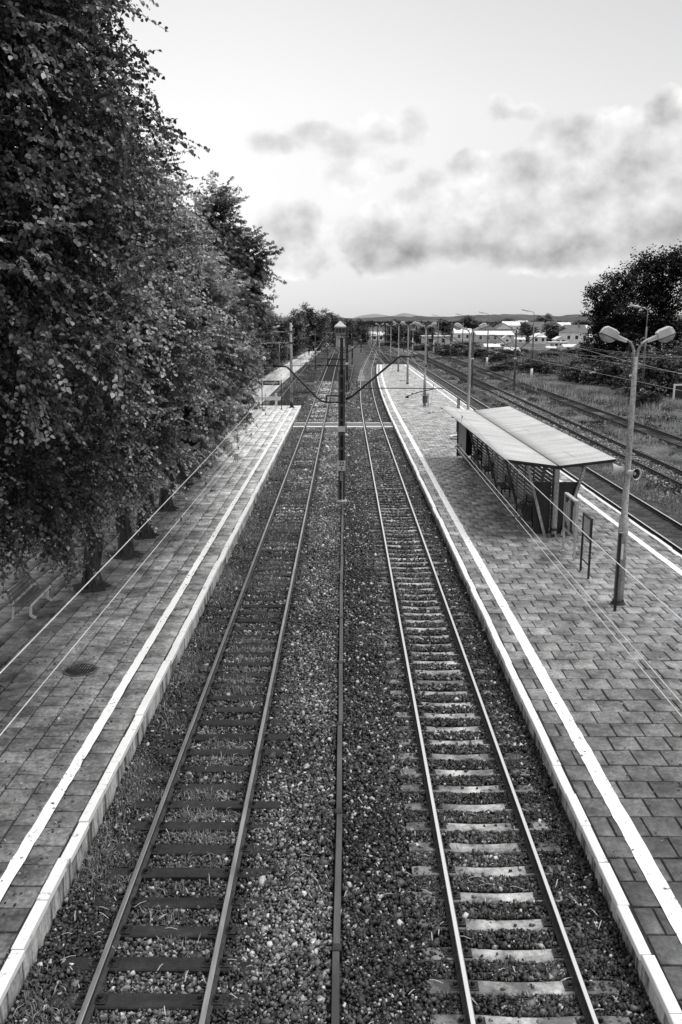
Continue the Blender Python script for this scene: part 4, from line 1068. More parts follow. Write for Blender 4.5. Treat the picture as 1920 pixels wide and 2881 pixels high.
def horn(label, loc, rz, tilt=0):
    t = thing('loudspeaker', label, 'loudspeaker', loc, rz, 'loudspeakers on the lamp posts')
    Mx = Matrix.Rotation(R(90), 3, 'X')
    mb = MB(); mb.lathe([(0,-.12),(.07,-.12),(.09,-.06),(.09,0),(.08,.02),(.10,.05),(.13,.12),(.16,.2),(.175,.215),(.165,.215),(.15,.2),(.10,.09),(.06,.05)], (0,0,0), 20, 0, Mx); mb.build('horn', M['lamp'], t, True)
    mb = MB(); mb.lathe([(.145,.19),(.09,.10),(.055,.06),(0,.05)], (0,0,0), 20, 0, Mx); mb.build('horn_throat', M['board_dark'], t, True)
    mb = MB(); mb.lathe([(.05,.06),(.055,.13),(.035,.155),(0,.16)], (0,0,0), 14, 0, Mx); mb.build('horn_plug', M['frame'], t, True)
    mb = MB(); mb.bar((0,.02,0), (0,.14,0), .05, .05); mb.build('bracket', M['darkmetal'], t)
    return t
h1 = horn('grey horn loudspeaker facing the viewer on the nearest lamp post', (8.14, 24.42, 4.15), R(28))
dup(h1, (7.90, 24.66, 4.22), R(-100), 'grey horn loudspeaker turned away, left side of the nearest lamp post')
dup(h1, (7.75, 84.82, 3.2+.9), R(10), 'small horn loudspeaker on the lamp post with the litter bin')
# dark service post beside the nearest lamp
sv = thing('service_post', 'thin dark square post with a pale label standing against the nearest lamp post', 'post', (7.80, 23.95, ZR))
mb = MB(); mb.box(-.035,.035,-.035,.035,0,2.3); mb.build('post', M['darkmetal'], sv)
mb = MB(); mb.box(-.05,.13,-.045,.045,2.302,2.33); mb.build('top_plate', M['galv'], sv)
mb = MB(); mb.box(.05,.11,-.05,-.042,1.55,2.0); mb.build('label', M['white'], sv)

# ------------------------------------------------------------------ platform shelter
sh = thing('platform_shelter', 'open waiting shelter with pale butterfly roof and slatted back wall on the right platform', 'shelter', (8.10, 32.9, ZR), .012)
Lr = 20.6
def roofhalf(s):
    xe = -2.05 if s < 0 else 2.18; ze = 3.06; zv = 2.80
    ny = 620; V = []; F = []
    for j in range(ny+1):
        y = -.25 + Lr*j/ny; c = .010*math.sin(y*2*math.pi/.20)
        for i in range(5):
            f = i/4; V.append((s*.02 + (xe-s*.02)*f, y, zv + (ze-zv)*f + c - .015*math.sin(f*math.pi)*math.sin(y*.8)))
    for j in range(ny):
        for i in range(4):
            q = (j*5+i, j*5+i+1, (j+1)*5+i+1, (j+1)*5+i); F.append(q if s > 0 else q[::-1])
    o = np_obj('roof_sheet', np.array(V), np.array(F), M['roof'], sh); 
    sd_ = o.modifiers.new('thickness', 'SOLIDIFY'); sd_.thickness = .012; sd_.offset = -1
roofhalf(-1); roofhalf(1)
mb = MB(); mb.box(-.035,.035,-.28,Lr-.25,2.755,2.80); mb.build('valley_gutter', M['board_dark'], sh)
mb = MB(); mb.box(-.022,.022,-.262,Lr-.26,2.80,2.822); mb.build('valley_flashing', M['darkmetal'], sh)
for s_ in (-1, 1):
    mb = MB(); xe_ = -2.05 if s_ < 0 else 2.18; mb.bar((s_*.03,-.29,2.765), (xe_,-.29,3.025), .03, .07); mb.build('front_fascia', M['darkmetal'], sh)
mb = MB()
for y in (-.14, 4.95, 10.1, 15.25, 20.1):
    mb.bar((-2.0,y,2.975), (0,y,2.715), .06, .11); mb.bar((0,y,2.715), (2.12,y,2.975), .06, .11)
mb.build('rafters', M['darkmetal'], sh)
mb = MB()
for x, z in ((-1.9,2.975),(-1.0,2.862),(1.0,2.862),(2.0,2.98)): mb.box(x-.03, x+.03, -.2, Lr-.3, z, z+.04)
mb.build('purlins', M['darkmetal'], sh)
for i, y in enumerate((0, 5.1, 10.25, 15.4, 20.0)):
    for s in (-1, 1):
        mb = MB(); mb.bar((s*.33,y,0), (s*1.12,y,2.80), .10, .10); o = mb.build('slanted_leg', M['galv'] if i == 0 else M['mast'], sh)
mb = MB(); mb.box(-.085,.085,-.2,-.03,0,2.66); mb.build('centre_post', M['galv'], sh)
mb = MB(); mb.box(-.1,.1,-.25,0,.25,.34); mb.box(-.12,.02,-.24,-.2,0.0,.12); mb.build('post_bracket', M['darkmetal'], sh)
# slatted walls: boards along Y with gaps
mb = MB(); z = .22
while z < 2.55:
    for a in range(4): mb.box(-.06, -.03, .35+a*4.92, .35+a*4.92+4.86, z, z+.115)
    z += .165
mb.build('slatted_wall', M['slat'], sh)
mb = MB()
for y in np.arange(.4, 20, 1.64): mb.box(-.028, .03, y-.03, y+.03, 0, 2.6)
mb.build('wall_posts', M['darkmetal'], sh)
for x0, x1 in ((-.85,-.14), (.10,.95)):
    mb = MB(); mb.add([(x0 if x0 > -.5 else x0+.12, .12, .05), (x1 if x1 < .5 else x1-.2, .12, .05), (x1, .12, 2.1), (x0, .12, 2.1),
                       (x0 if x0 > -.5 else x0+.12, .16, .05), (x1 if x1 < .5 else x1-.2, .16, .05), (x1, .16, 2.1), (x0, .16, 2.1)], [(0,1,2,3),(7,6,5,4),(0,4,5,1),(1,5,6,2),(2,6,7,3),(3,7,4,0)])
    mb.build('end_panel', M['board_dark'], sh)
mb = MB(); mb.box(-1.05, -.1, 19.7, 19.74, .1, 2.3); mb.build('end_panel', M['board_dark'], sh)
mb = MB(); mb.box(-1.0,-.97, 16.4, 19.7, .35, 2.2); mb.build('side_panel', M['board_dark'], sh)
for i, y in enumerate((3.2, 8.2, 13.2, 17)):
    b = thing('bench', ['dark bench inside the shelter at its near end','dark bench inside the shelter, second from the near end','dark bench inside the shelter, third from the near end','dark bench at the far end inside the shelter'][i], 'bench', (7.62, 32.9+y, ZR), 0, 'benches inside the shelter')
    mb = MB()
    for k in range(3): mb.box(-.24+k*.15, -.12+k*.15, -.8, .8, .42, .46)
    mb.build('seat', M['board_dark'], b)
    mb = MB()
    for k in range(2): mb.box(.2, .23, -.8, .8, .58+k*.15, .7+k*.15)
    mb.build('backrest', M['board_dark'], b)
    for q in (-.65, .65):
        mb = MB(); mb.box(-.22,-.17,q-.03,q+.03,0,.42); mb.box(.17,.22,q-.03,q+.03,0,.85); mb.box(-.17,.17,q-.02,q+.02,.37,.418); mb.build('leg', M['darkmetal'], b)
# litter bin
def bin_(label, loc, s=1):
    t = thing('litter_bin', label, 'bin', loc, 0, 'litter bins on the right platform')
    mb = MB(); mb.lathe([(0,.32),(.19,.32),(.21,.34),(.225,.92),(.235,.93),(.215,.93),(.2,.5),(0,.45)], (0,0,0), 20); mb.build('drum', M['mast'], t, True)
    mb = MB(); mb.bar((.27,0,0), (.27,0,1.05), .05, .05); mb.bar((-.27,0,.9), (-.27,0,1.05), .04, .04); mb.bar((-.27,0,1.05), (.295,0,1.05), .04, .04); mb.build('frame', M['darkmetal'], t)
    return t
b1 = bin_('dark drum litter bin at the near end of the shelter', (7.32, 34.3, ZR))
dup(b1, (7.75, 84.5, ZR), 0, 'dark litter bin at the foot of a distant platform lamp', 1.15)
# planter ring behind the shelter
pt = thing('planter', 'low round white-rimmed planter just behind the shelter', 'planter', (8.3, 61.2, ZR))
mb = MB(); mb.lathe([(.78,0),(.88,.12),(.92,.2),(.84,.2),(.8,.13)], (0,0,0), 28); mb.build('rim', M['white'], pt, True)
mb = MB(); mb.lathe([(.82,.12),(.4,.16),(0,.18)], (0,0,0), 28); mb.build('soil', M['joint'], pt, True)

def board(label, loc, rz, w, zt, zb, light, papers, post=.05):
    t = thing('notice_board', label, 'notice board', loc, rz, None); F_ = M['frame'] if light else M['darkmetal']
    for y in (-w/2, w/2):
        mb = MB(); mb.box(-post/2, post/2, y-post/2, y+post/2, 0, zt); mb.build('post', F_, t)
    d = .07 if light else .03
    mb = MB()
    mb.box(-d, d, -w/2+post/2, w/2-post/2, zt-.07, zt-.001); mb.box(-d, d, -w/2+post/2, w/2-post/2, zb, zb+.05)
    mb.box(-d, d, -w/2+post/2, -w/2+post/2+.05, zb+.05, zt-.07); mb.box(-d, d, w/2-post/2-.05, w/2-post/2, zb+.05, zt-.07)
    mb.build('case_frame', F_, t)
    mb = MB(); mb.box(-.012, .02, -w/2+post/2+.05, w/2-post/2-.05, zb+.05, zt-.07); mb.build('back_panel', M['mast2'] if light else M['frame'], t)
    for (a, b, c, e) in papers:
        mb = MB(); mb.box(-.02, -.014, a, b, c, e); mb.build('paper', M['paper'], t)
    if light:
        mb = MB(); mb.box(-d-.004, d-.0, -.025, .025, zb+.05, zt-.07); mb.build('mullion', F_, t)
    else:
        mb = MB(); mb.box(-.015,.015,-w/2+post/2,w/2-post/2,.42,.46); mb.build('cross_bar', M['darkmetal'], t)
    return t
board('large pale-framed timetable case beside the shelter', (8.0, 30.1, ZR), 0, 1.55, 2.12, .8, True, [(-.62,-.36,1.0,1.85),(.12,.38,1.0,1.9),(.42,.64,1.1,1.8)], .07)
board('small dark-framed notice board between the timetable case and the nearest lamp', (7.9, 27.6, ZR), 0, .95, 2.0, 1.25, False, [(-.3,.28,1.35,1.85)], .06)
board('dark two-post board frame standing just beyond the shelter', (8.4, 64.6, ZR), 0, 1.1, 2.6, 1.8, False, [], .06)

# bench under the lindens
bn = thing('bench', 'pale-legged wooden bench under the lindens on the left platform', 'bench', (-8.98, 23.8, ZL), R(2))
mb = MB()
for k in range(4): mb.box(-.22+k*.12, -.12+k*.12, -.95, .95, .42, .455)
mb.build('seat', M['bench'], bn)
mb = MB()
for k in range(3): mb.bar((-.27-.03*k, -.95, .55+.12*k), (-.27-.03*k, .95, .55+.12*k), .03, .1)
mb.build('backrest', M['bench'], bn)
mb = MB(); mb.box(.262, .285, -.95, .95, .40, .46); mb.build('front_rail', M['white'], bn)
for q in (-.78, .78):
    mb = MB(); mb.bar((.22,q,.42), (.20,q,.10), .06, .06); mb.bar((.20,q,.10), (.34,q,.03), .06, .06); mb.bar((-.24,q,.42), (-.30,q,0), .06, .06); mb.bar((-.24,q,.42), (.22,q,.40), .05, .03); mb.bar((-.24,q,.40), (-.36,q,.85), .04, .05)
    mb.build('leg', M['white'], bn)
# manhole
mh = thing('manhole_cover', 'round dark iron manhole cover in the left platform slabs', 'manhole cover', (-6.3, 19.4, ZL+.012))
mb = MB(); mb.lathe([(.40,-.04),(.40,.004),(.345,.006),(.345,-.01),(0,-.01)], (0,0,0), 36); mb.build('frame', M['mast'], mh)
mb = MB()
for a in np.arange(-.3, .31, .06):
    for b in np.arange(-.3, .31, .075):
        if a*a+b*b < .098: mb.box(a-.02, a+.02, b-.026, b+.026, -.012, .004)
mb.build('grid', M['darkmetal'], mh)

# ------------------------------------------------------------------ station name sign, barrier
sg = thing('station_sign', 'dark station name board reading WOLBROM on two posts at the end of the left platform', 'sign', (-6.75, 80.8, ZL))
for x in (-.9, .88):
    mb = MB(); mb.box(x-.035, x+.035, -.035, .035, 0, 2.75); mb.build('post', M['darkmetal'], sg)
mb = MB(); mb.box(-.80, .74, -.03, .02, 2.28, 2.70); mb.build('name_board', M['sign'], sg)
mb = MB(); mb.box(.76, .83, -.03, .02, 2.30, 2.68); mb.build('white_end_strip', M['white'], sg)
mb = MB(); mb.box(-1.35, -.95, -.03, .02, 2.38, 2.62); mb.build('white_side_board', M['white'], sg)
text('WOLBROM', .27, (-.02, -.036, 2.48), M['white'], sg, .92)
br = thing('barrier', 'thick white barrier rail on posts across the end of the left platform', 'barrier', (-7.4, 84.4, ZL))
mb = MB(); mb.box(-1.4, 1.25, -.06, .06, .58, .92); mb.build('rail', M['white'], br)
for x in (-.95, .75):
    mb = MB(); mb.box(x-.1, x+.1, .065, .2, -.1, 1.25 if x > 0 else .9); mb.build('post', M['white'], br)
mb = MB()
for z in (.1, .3): mb.box(-1.055, -.845, .05, .21, z, z+.08)
mb.build('black_band', M['darkmetal'], br)
lb = thing('notice_board', 'leaning white notice board beside the old path behind the name sign', 'notice board', (-11.3, 106, -.2), R(8))
mb = MB(); mb.box(-1.1,1.0,-.03,.03,.5,1.7); mb.build('panel', M['white'], lb)
mb = MB(); mb.box(.1,.6,-.04,-.032,.9,1.5); mb.build('notice', M['paper'], lb)
for x in (-.9, .8):
    mb = MB(); mb.box(x-.04,x+.04,.032,.09,0,1.6); mb.build('post', M['darkmetal'], lb)

# lineside fence panel between tracks beyond the crossing
fn = thing('screen_fence', 'low dark sheet fence between the two tracks beyond the second mast', 'fence', (0,0,-.3))
mb = MB()
for k in range(12): mb.bar((.55+k*.09, 108+k*4, .6), (.64+k*.09, 111.9+k*4, .6), .05, 1.2)
mb.build('panels', M['board_dark'], fn)

# ------------------------------------------------------------------ signals
def signal(label, loc, h):
    t = thing('signal_post', label, 'signal', loc, 0, 'colour-light signals in the yard')
    mb = MB(); mb.tube([(.25,0,0),(.25,0,h*.72)], .09, 8); mb.build('post', M['white'], t, True)
    mb = MB(); mb.box(-.35,.16,-.1,.1,h*.62,h); mb.build('signal_head', M['board_dark'], t)
    mb = MB()
    for k in range(4): mb.lathe([(.1,0),(.1,.12),(.08,.12)], (-.09,-.1,h*.68+k*h*.085), 10, 0, Matrix.Rotation(R(90),3,'X'))
    mb.build('hoods', M['darkmetal'], t)
    mb = MB(); mb.bar((.42,0,0),(.42,0,h*.9), .05,.05); mb.build('ladder', M['frame'], t)
    for z in (h*.45, h*.12):
        mb = MB(); mb.box(.14,.36,-.11,.11,z,z+h*.07); mb.build('band', M['darkmetal'], t)
    return t
s1 = signal('tall colour-light signal nearest the end of the right platform', (16.4, 218, -.3), 6.2)
dup(s1, (20.9, 211, -.3), 0, 'colour-light signal farther right, before the town roofs', (1,1,.9))
# ------------------------------------------------------------------ street lights along the yard
def street_light(label, loc, h):
    t = thing('street_light', label, 'street light', loc, 0, 'tall single-arm street lights along the yard road')
    mb = MB(); mb.tube([(0,0,0),(0,0,h-2)], [.16,.10], 10); mb.build('concrete_shaft', M['mast'], t, True)
    mb = MB(); mb.tube([(0,0,h-2.05),(0,0,h-.5),(-.1,0,h-.2),(-.5,0,h-.05),(-.8,0,h)], .045, 8); mb.build('arm', M['galv'], t, True)
    mb = MB(); mb.tube([(-.75,0,h),(-1.0,0,h+.04),(-1.9,0,h+.22)], [.06,.11,.09], 8); mb.build('lamp_head', M['lamp'], t, True)
    mb = MB(); mb.tube([(0,0,0),(0,0,1.7)], [.2,.185], 10); mb.build('white_base', M['white'], t, True)
    return t
q = street_light('street light whose top stands before the dark poplars', (31.5, 93, -.4), 10.1)
dup(q, (28.0, 132, -.4), 0, 'tallest looking street light against the sky, right of the two-armed mast')
dup(q, (27.7, 172, -.4), 0, 'street light left of the two-armed mast')
dup(q, (29.2, 220, -.4), 0, 'small street light above the second platform lamp')
dup(q, (27.5, 262, -.4), 0, 'smallest distant street light, above the footbridge end')

# white framed hut at the right edge
hu = thing('gate_frame', 'white framed dark opening among the bushes at the right edge', 'gate', (35.5, 92.5, -.4))
mb = MB(); mb.box(-.85,-.7,-.1,.1,0,2.2); mb.box(.7,.85,-.1,.1,0,2.2); mb.box(-.7,.7,-.1,.1,2.05,2.2); mb.build('frame', M['white'], hu)
mb = MB(); mb.box(-.7,.7,-.03,.03,.15,2.05); mb.build('dark_panel', M['board_dark'], hu)
mb = MB(); mb.box(-1.2,1.2,-.3,.3,-.1,.1); mb.build('step', M['concrete'], hu)

# ------------------------------------------------------------------ signal box and far footbridge
sb = thing('signal_box', 'signal box tower with a pale pyramid roof down the line', 'signal box', (-1.5, 290, -.3))
mb = MB(); mb.box(-1.45,1.45,-1.45,1.45,0,3.6); mb.build('base_walls', M['w2'], sb)
mb = MB(); mb.box(-1.6,1.6,-1.6,1.6,3.602,6.3); mb.build('cabin_walls', M['w3'], sb)
mb = MB(); mb.add([(-1.95,-1.95,6.35),(1.95,-1.95,6.35),(1.95,1.95,6.35),(-1.95,1.95,6.35),(-1.95,-1.95,6.7),(1.95,-1.95,6.7),(1.95,1.95,6.7),(-1.95,1.95,6.7),(0,0,8.5)], [(3,2,1,0),(0,1,5,4),(1,2,6,5),(2,3,7,6),(3,0,4,7),(4,5,8),(5,6,8),(6,7,8),(7,4,8)]); mb.build('roof', M['w2'], sb)
for x in (-1.05, 0, 1.05):
    mb = MB(); mb.box(x-.42,x+.42,-1.64,-1.602,4.7,6.0); mb.build('window', M['win'], sb)
mb = MB(); mb.box(-.4,.4,-1.49,-1.452,0,2.1); mb.build('door', M['w1'], sb)
fb = thing('footbridge', 'dark steel footbridge on trestle legs crossing the tracks far away', 'footbridge', (0, 330, -.3))
mb = MB(); mb.box(.8,27,-1,1,6.9,7.15); mb.build('deck', M['board_dark'], fb)
mb = MB(); mb.box(.8,27,-1.1,-1.02,7.15,8.0); mb.box(.8,27,1.02,1.1,7.15,8.0); mb.build('parapet', M['darkmetal'], fb)
for x in (1.2, 5.8, 10.4, 15, 20.5, 26.5):
    mb = MB()
    for yq in (-.8, .8): mb.box(x-.15,x+.15,yq-.15,yq+.15,0,6.9)
    mb.box(x-.1,x+.1,-.8,.8,3.2,3.4); mb.build('trestle', M['darkmetal'], fb)

# ------------------------------------------------------------------ town
GTN = 'low buildings of the town on the right'
def house(name, label, x, y, w, d, h, roof='flat', rh=1.5, wall='w1', rm='r2', nwin=4, cat='building', wh=None, z0=-.5, rz=0):
    t = thing(name, label, cat, (x, y, z0), rz, GTN)
    mb = MB(); mb.box(-w/2, w/2, 0, d, 0, h)
    if roof == 'gable_front': mb.add([(-w/2,0,h),(w/2,0,h),(0,0,h+rh),(-w/2,d,h),(w/2,d,h),(0,d,h+rh)], [(0,1,2),(5,4,3)])
    mb.build('walls', M[wall], t)
    mb = MB(); o = .35
    if roof == 'flat': mb.box(-w/2-o, w/2+o, -o, d+o, h+.002, h+.3)
    elif roof == 'gable': mb.add([(-w/2-o,-o,h+.002),(w/2+o,-o,h+.002),(w/2+o,d+o,h+.002),(-w/2-o,d+o,h+.002),(-w/2-o,d/2,h+rh),(w/2+o,d/2,h+rh)], [(3,2,1,0),(0,1,5,4),(2,3,4,5),(0,4,3),(1,2,5)])
    elif roof == 'hip': mb.add([(-w/2-o,-o,h+.002),(w/2+o,-o,h+.002),(w/2+o,d+o,h+.002),(-w/2-o,d+o,h+.002),(-w/5,d/2,h+rh),(w/5,d/2,h+rh)], [(3,2,1,0),(0,1,5,4),(2,3,4,5),(0,4,3),(1,2,5)])
    else:
        for s in (-1, 1): mb.add([(s*(w/2+.2),-o,h-.1),(0,-o,h+rh+.02),(0,d+o,h+rh+.02),(s*(w/2+.2),d+o,h-.1),(s*(w/2+.2),-o,h+.1),(0,-o,h+rh+.2),(0,d+o,h+rh+.2),(s*(w/2+.2),d+o,h+.1)], [(0,1,2,3),(7,6,5,4),(0,4,5,1),(2,6,7,3),(3,7,4,0)])
    mb.build('roof', M[rm], t)
    if roof in ('gable', 'hip'):
        mb = MB(); mb.box(w*.18, w*.18+.6, d/2-.3, d/2+.3, h+rh*.5, h+rh+.7); mb.build('chimney', M['w3'], t)
    for k in range(nwin):
        xx = -w/2 + w*(k+.5)/nwin; hh = wh or min(1.3, h*.45)
        mb = MB(); mb.box(xx-.5, xx+.5, -.03, -.004, h*.62-hh/2, h*.62+hh/2); mb.build('window', M['win'], t)
    return t
house('warehouse', 'long warehouse with a wide bright white roof', 62, 366, 15, 14, 2.9, 'gable', 1.5, 'w2', 'r2', 5)
house('warehouse', 'taller pale warehouse behind the wide white roof', 66, 392, 18, 12, 4.6, 'flat', 1, 'w1', 'r1', 4)
house('shed', 'small white gabled shed in front of the wide white roof', 64.4, 352, 3.2, 5, 1.6, 'gable_front', 1.2, 'w1', 'w2', 1)
house('kiosk', 'white boxy kiosk right of the wide white roof', 70.8, 356, 3.2, 4, 2.4, 'flat', 1, 'w1', 'r2', 1)
house('hall', 'white hall between the wide white roof and the villa', 85, 366, 12, 14, 2.6, 'gable', 1.2, 'w2', 'r2', 4)
house('villa', 'two-storey villa with a grey hipped roof, right of the water tower', 83, 318, 8.5, 9, 4.5, 'hip', 1.9, 'w1', 'r1', 3)
house('shop', 'long low white shop in front of the villa', 90, 330, 12, 8, 2.5, 'gable', 1.2, 'w1', 'r2', 4)
house('pavilion', 'small white pavilion with tall dark window openings', 73, 300, 3.4, 5, 2.4, 'gable_front', .9, 'w1', 'r2', 2, wh=1.5)
house('shed', 'small white shed left of the market roofs', 59.5, 255, 2.2, 3, 1.0, 'gable', .5, 'w1', 'r2', 1)
house('market_hall', 'bright white market roofs right of the small shed', 69.5, 266, 7, 5, .95, 'gable', .8, 'w1', 'r2', 3)
house('market_hall', 'bright white market roof at the foot of the poplars', 77.5, 262, 6.5, 5, 1.1, 'gable', .9, 'w1', 'r2', 3)
house('greenhouse', 'pale rounded shed among the bushes, right of the second street light', 43, 226, 3.2, 5, 1.0, 'gable', 1.0, 'w2', 'r2', 1)
house('shed', 'pale flat shed behind the bush left of the two-armed mast', 44.5, 267, 4.2, 4, 1.0, 'gable', .9, 'w2', 'w1', 1)
house('kiosk', 'tiny white kiosk between the sheds and the warehouse', 52.3, 293, 1.6, 2, 1.1, 'flat', 1, 'w1', 'r2', 1)
house('house', 'white house high in the distant town, left of the street light', 278, 1400, 20, 12, 5, 'gable', 3, 'w1', 'r2', 3)
house('house', 'white house in the distant town right of the street light', 219, 1010, 11, 9, 4, 'gable', 2.5, 'w1', 'w2', 3)
house('house', 'pale house in the distant town behind the water tower', 262, 1005, 12, 9, 4.2, 'gable', 3, 'w2', 'r1', 3)
house('house', 'grey-roofed house above the villa', 104, 400, 9, 8, 4.2, 'gable', 2.6, 'w1', 'r1', 3)
house('house', 'white house beside the poplars', 122, 440, 9, 8, 4.0, 'gable', 2.4, 'w1', 'r2', 3)
house('house', 'pale house at the left of the town behind bushes', 42, 420, 8, 8, 4.0, 'gable', 2.4, 'w2', 'r2', 2)
house('depot', 'pale depot with a white canopy right of the signals', 31, 300, 9, 8, 3.4, 'flat', 2, 'w2', 'r2', 2)
house('house', 'white gabled house right of the far footbridge', 34, 345, 7, 8, 4.2, 'gable_front', 2.2, 'w1', 'r1', 2)
house('house', 'pale low house under the far footbridge', 12.5, 372, 8, 6, 2.6, 'gable', 1.5, 'w1', 'r2', 3)
house('house', 'distant row house on the left of the white town roofs', 150, 700, 14, 9, 4.5, 'gable', 3, 'w1', 'r1', 4)
house('house', 'distant pale row house in the middle of the town', 185, 760, 16, 9, 4, 'gable', 3, 'w2', 'r2', 4)
house('house', 'distant white block near the poplars', 232, 800, 14, 9, 5, 'flat', 3, 'w1', 'r2', 4)
house('house', 'two-storey pale house with a dark roof behind the white hall', 96, 430, 8, 8, 4.6, 'gable', 2.4, 'w1', 'r1', 3)
house('house', 'grey house with a bright gable just left of the white slatted sign board', 90, 505, 9, 8, 4.4, 'gable_front', 2.6, 'w1', 'r1', 2)
house('warehouse', 'pale flat warehouse behind the kiosk beside the wide roof', 79, 405, 12, 10, 4.0, 'flat', 1, 'w1', 'r2', 4)
house('shed', 'low white lean-to right of the small gabled shed', 68.2, 345, 3.6, 4, 1.5, 'gable', .8, 'w1', 'r2', 1)
house('garage', 'row of white garages between the hall and the market roofs', 70, 290, 6, 5, 1.6, 'flat', .3, 'w1', 'r2', 4)
house('garage', 'white garage block at the right end of the market roofs', 84.5, 284, 7, 5, 1.9, 'gable', .7, 'w1', 'r2', 3)
house('shop', 'white shop with a stepped flat roof under the poplar branches', 94, 300, 7, 6, 2.6, 'flat', .4, 'w1', 'r2', 3)
house('house', 'small hip-roofed house in the gap left of the villa', 73.5, 335, 5, 6, 2.6, 'hip', 1.4, 'w1', 'r2', 2)
house('house', 'pale house half hidden left of the wide white roof', 50, 375, 7, 7, 3.4, 'gable', 2.0, 'w1', 'r2', 2)
house('house', 'distant light-walled house above the wide white roof', 120, 640, 12, 9, 5, 'gable', 3, 'w1', 'r2', 3)
house('house', 'distant broad house with a grey roof, above the villa to the left', 140, 600, 12, 9, 5, 'hip', 3, 'w1', 'r1', 3)
# billboard, platform tower on legs
bb = thing('sign_board', 'white slatted sign board on the warehouse roof line', 'sign board', (97, 512, -.5))
mb = MB()
for k in range(4): mb.box(-2.0, 2.0, -.1, .1, 1.2+k*.62, 1.68+k*.62)
mb.build('panels', M['white'], bb)
mb = MB(); mb.box(-1.5,-1.3,.1,.25,0,3.6); mb.box(1.3,1.5,.1,.25,0,3.6); mb.build('posts', M['darkmetal'], bb)
wt = thing('lattice_tower', 'dark open tower on four legs with a flat top, in front of the town', 'tower', (84, 360, -.5))
mb = MB(); mb.box(-2.3,2.3,-2,2,6.1,6.6); mb.build('platform', M['darkmetal'], wt)
for x in (-1.9, 1.9):
    for yq in (-1.6, 1.6):
        mb = MB(); mb.box(x-.14,x+.14,yq-.14,yq+.14,0,6.1); mb.build('leg', M['darkmetal'], wt)
mb = MB()
for z in (2, 4):
    mb.bar((-1.9,-1.6,z),(1.9,-1.6,z),.1,.1)
mb.bar((-1.9,-1.6,4),(1.9,-1.6,6.1),.08,.08); mb.build('braces', M['darkmetal'], wt)
# station building behind the lindens
st_ = thing('station_building', 'station building whose dark roof ridge shows between the tree tops on the left', 'building', (-17, 76, ZL))
mb = MB(); mb.box(-8,4.5,-12,5,0,10.5); mb.build('walls', M['w3'], st_)
mb = MB(); mb.add([(-8.5,-12.5,10.51),(5,-12.5,10.51),(5,5.5,10.51),(-8.5,5.5,10.51),(-6,-9,15.9),(3,-9,15.9),(3,2,15.9),(-6,2,15.9)], [(3,2,1,0),(4,5,6,7),(0,1,5,4),(1,2,6,5),(2,3,7,6),(3,0,4,7)]); mb.build('roof', M['r1'], st_)
for k in range(4):
    for z in (1.2, 4.6, 7.8):
        mb = MB(); mb.box(4.502,4.53,-10.5+k*4,-9.2+k*4,z,z+1.7); mb.build('window', M['win'], st_)

# ------------------------------------------------------------------ distant walking person
def person(label, loc, rz):
    v = [((0,0,.92),.13),((0,0,1.15),.14),((0,0,1.38),.16),((0,0,1.50),.06),((0,.02,1.58),.075),((0,.02,1.68),.095),((0,.02,1.76),.06),
         ((.19,0,1.40),.065),((.23,-.05,1.15),.05),((.22,.05,.92),.038),((.22,.09,.84),.03),((-.19,0,1.40),.065),((-.23,.05,1.15),.05),((-.22,-.05,.92),.038),((-.22,-.04,.84),.03),
         ((.1,0,.86),.095),((.11,.14,.48),.065),((.11,.04,.07),.045),((.11,.18,.04),.04),((-.1,0,.86),.095),((-.11,-.08,.48),.065),((-.11,-.26,.1),.045),((-.11,-.13,.04),.04)]
    e = [(0,1),(1,2),(2,3),(3,4),(4,5),(5,6),(2,7),(7,8),(8,9),(9,10),(2,11),(11,12),(12,13),(13,14),(0,15),(15,16),(16,17),(17,18),(0,19),(19,20),(20,21),(21,22)]
    me = bpy.data.meshes.new('person'); me.from_pydata([p for p, r in v], e, [])
    o = bpy.data.objects.new('person', me); COL.objects.link(o); me.materials.append(M['cloth'])
    sk = o.modifiers.new('skin', 'SKIN'); 
    for i, (p, r) in enumerate(v): me.skin_vertices[0].data[i].radius = (r, r*.8)
    me.skin_vertices[0].data[0].use_root = True
    o.modifiers.new('sub', 'SUBSURF').levels = 1
    o.location = loc; o.rotation_euler = (0,0,rz)
    return tag(o, label, 'person')
def ensure_skin():
    pass
try:
    person('person in dark clothes walking along the old path far away', (-8.7+.0, 214, -.13), 0)
except Exception as ex:
    print('PERSON', ex)

def scrub():
    nc = 420; cx = rng.uniform(15.2, 32, nc); cy = 30*(230/30)**rng.random(nc); k = (np.abs(cx-18.5) > 1.3) & (np.abs(cx-24.1) > 1.2); cx, cy = cx[k], cy[k]; nc = len(cx)
    i = np.repeat(np.arange(nc), 110); n = len(i); r_ = rng.uniform(.25, .8, nc)
    d = unit(rng.normal(0, 1, (n,3))); d[:,2] = np.abs(d[:,2])
    P = np.stack([cx[i], cy[i], np.full(n, -.42)], 1) + d*(r_[i]*rng.random(n)**.4)[:,None]*np.array([1.2, 1.2, .9])
    ct = np.exp(rng.normal(-2.5, .6, nc))
    tag(leaves('scrub', P, d + rng.normal(0, .5, (n,3)), rng.uniform(.08, .2, n), np.clip(ct[i]*np.exp(rng.normal(0, .3, n)), .02, .4), 'rhomb', M['leaf_far'], None), 'low leafy scrub growing between the rusty sidings', 'scrub', None, 'stuff')
scrub()
field('grass', 'thin grass between the tracks far beyond the crossing', 9000, -.9, 1.0, 110, 300, -.24, .05, .18, .10, (), .05, -.1)
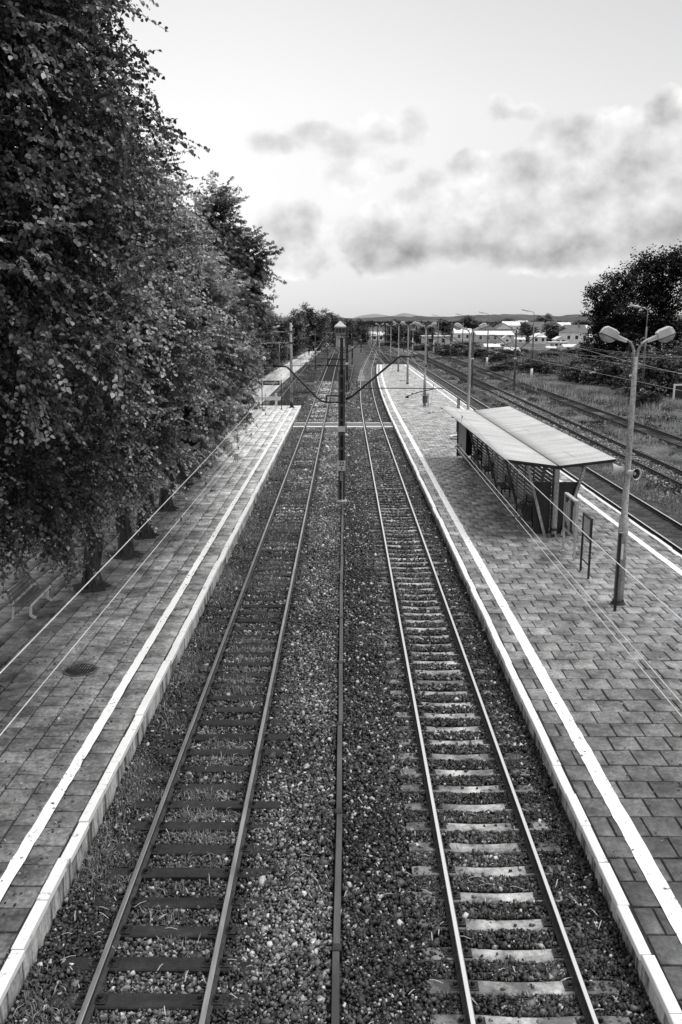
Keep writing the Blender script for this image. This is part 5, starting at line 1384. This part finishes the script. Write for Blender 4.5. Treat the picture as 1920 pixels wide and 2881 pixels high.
# pale dry stalks and twigs lying on the ballast
n = 420
x = rng.uniform(-4.1, 3.8, n); y = 7*(45/7)**rng.random(n); a = rng.uniform(0, math.pi, n); L = rng.uniform(.05, .22, n)
V = []; F = []
for i in range(n):
    dx, dy = math.cos(a[i])*L[i], math.sin(a[i])*L[i]; px, py = -math.sin(a[i])*.006, math.cos(a[i])*.006; o = len(V); bz = -.165
    V += [(x[i]-px,y[i]-py,bz),(x[i]+px,y[i]+py,bz),(x[i]+dx*.5+px*2+py*3,y[i]+dy*.5+py,bz+.03),(x[i]+dx*.5-px+py*3,y[i]+dy*.5-py,bz+.03),(x[i]+dx+px,y[i]+dy+py,bz+.01),(x[i]+dx-px,y[i]+dy-py,bz+.01)]
    F += [(o,o+1,o+2,o+3),(o+3,o+2,o+4,o+5)]
tag(np_obj('dry_stalks', np.array(V), np.array(F), M['grass'], None, np.full(len(V), .5)), 'pale dry stalks and twigs scattered on the ballast', 'debris', None, 'stuff')

# fallen leaves and crumbs on the platforms, tufts in the joints
n = 2600
x = np.concatenate([-4.6 - np.abs(rng.normal(0, 3.2, 1900)), rng.uniform(4.2, 11.8, 700)]); y = 9*(75/9)**rng.random(n)
k = x > -13; x, y = x[k], y[k]; n = len(x); zz = np.where(x < 0, ZL, ZR)+.012
tag(leaves('fallen_leaves', np.stack([x, y, zz], 1), np.stack([rng.normal(0,1,n), rng.normal(0,1,n), rng.normal(0,.12,n)], 1), rng.uniform(.03, .075, n), np.clip(np.exp(rng.normal(-2.4, .9, n)), .02, .6), 'heart', M['leaf'], None),
    'fallen leaves and crumbs scattered over the platform slabs', 'fallen leaves', None, 'stuff')
n = 9000
j = rng.integers(0, 420, n); jx = np.where(rng.random(420) < .55, -4.44 - .55*rng.integers(0, 14, 420), rng.uniform(4.15, 11.8, 420)); jy = np.where(jx < 0, 9*(60/9)**rng.random(420), 4 + .58*rng.integers(8, 95, 420))
x = jx[j] + rng.normal(0, .02, n) + np.where(jx[j] > 0, rng.normal(0, .12, n), 0); y = jy[j] + rng.normal(0, .015, n) + np.where(jx[j] < 0, rng.normal(0, .15, n), 0)
tag(blades('joint_weeds', np.stack([x, y, np.where(x < 0, ZL, ZR)-.02], 1), rng.uniform(.03, .08, n), np.full(n, .012), np.clip(np.exp(rng.normal(-2.3, .5, n)), .03, .4), 1.0), 'tiny weeds and moss in the joints of the slabs', 'weeds', None, 'stuff')
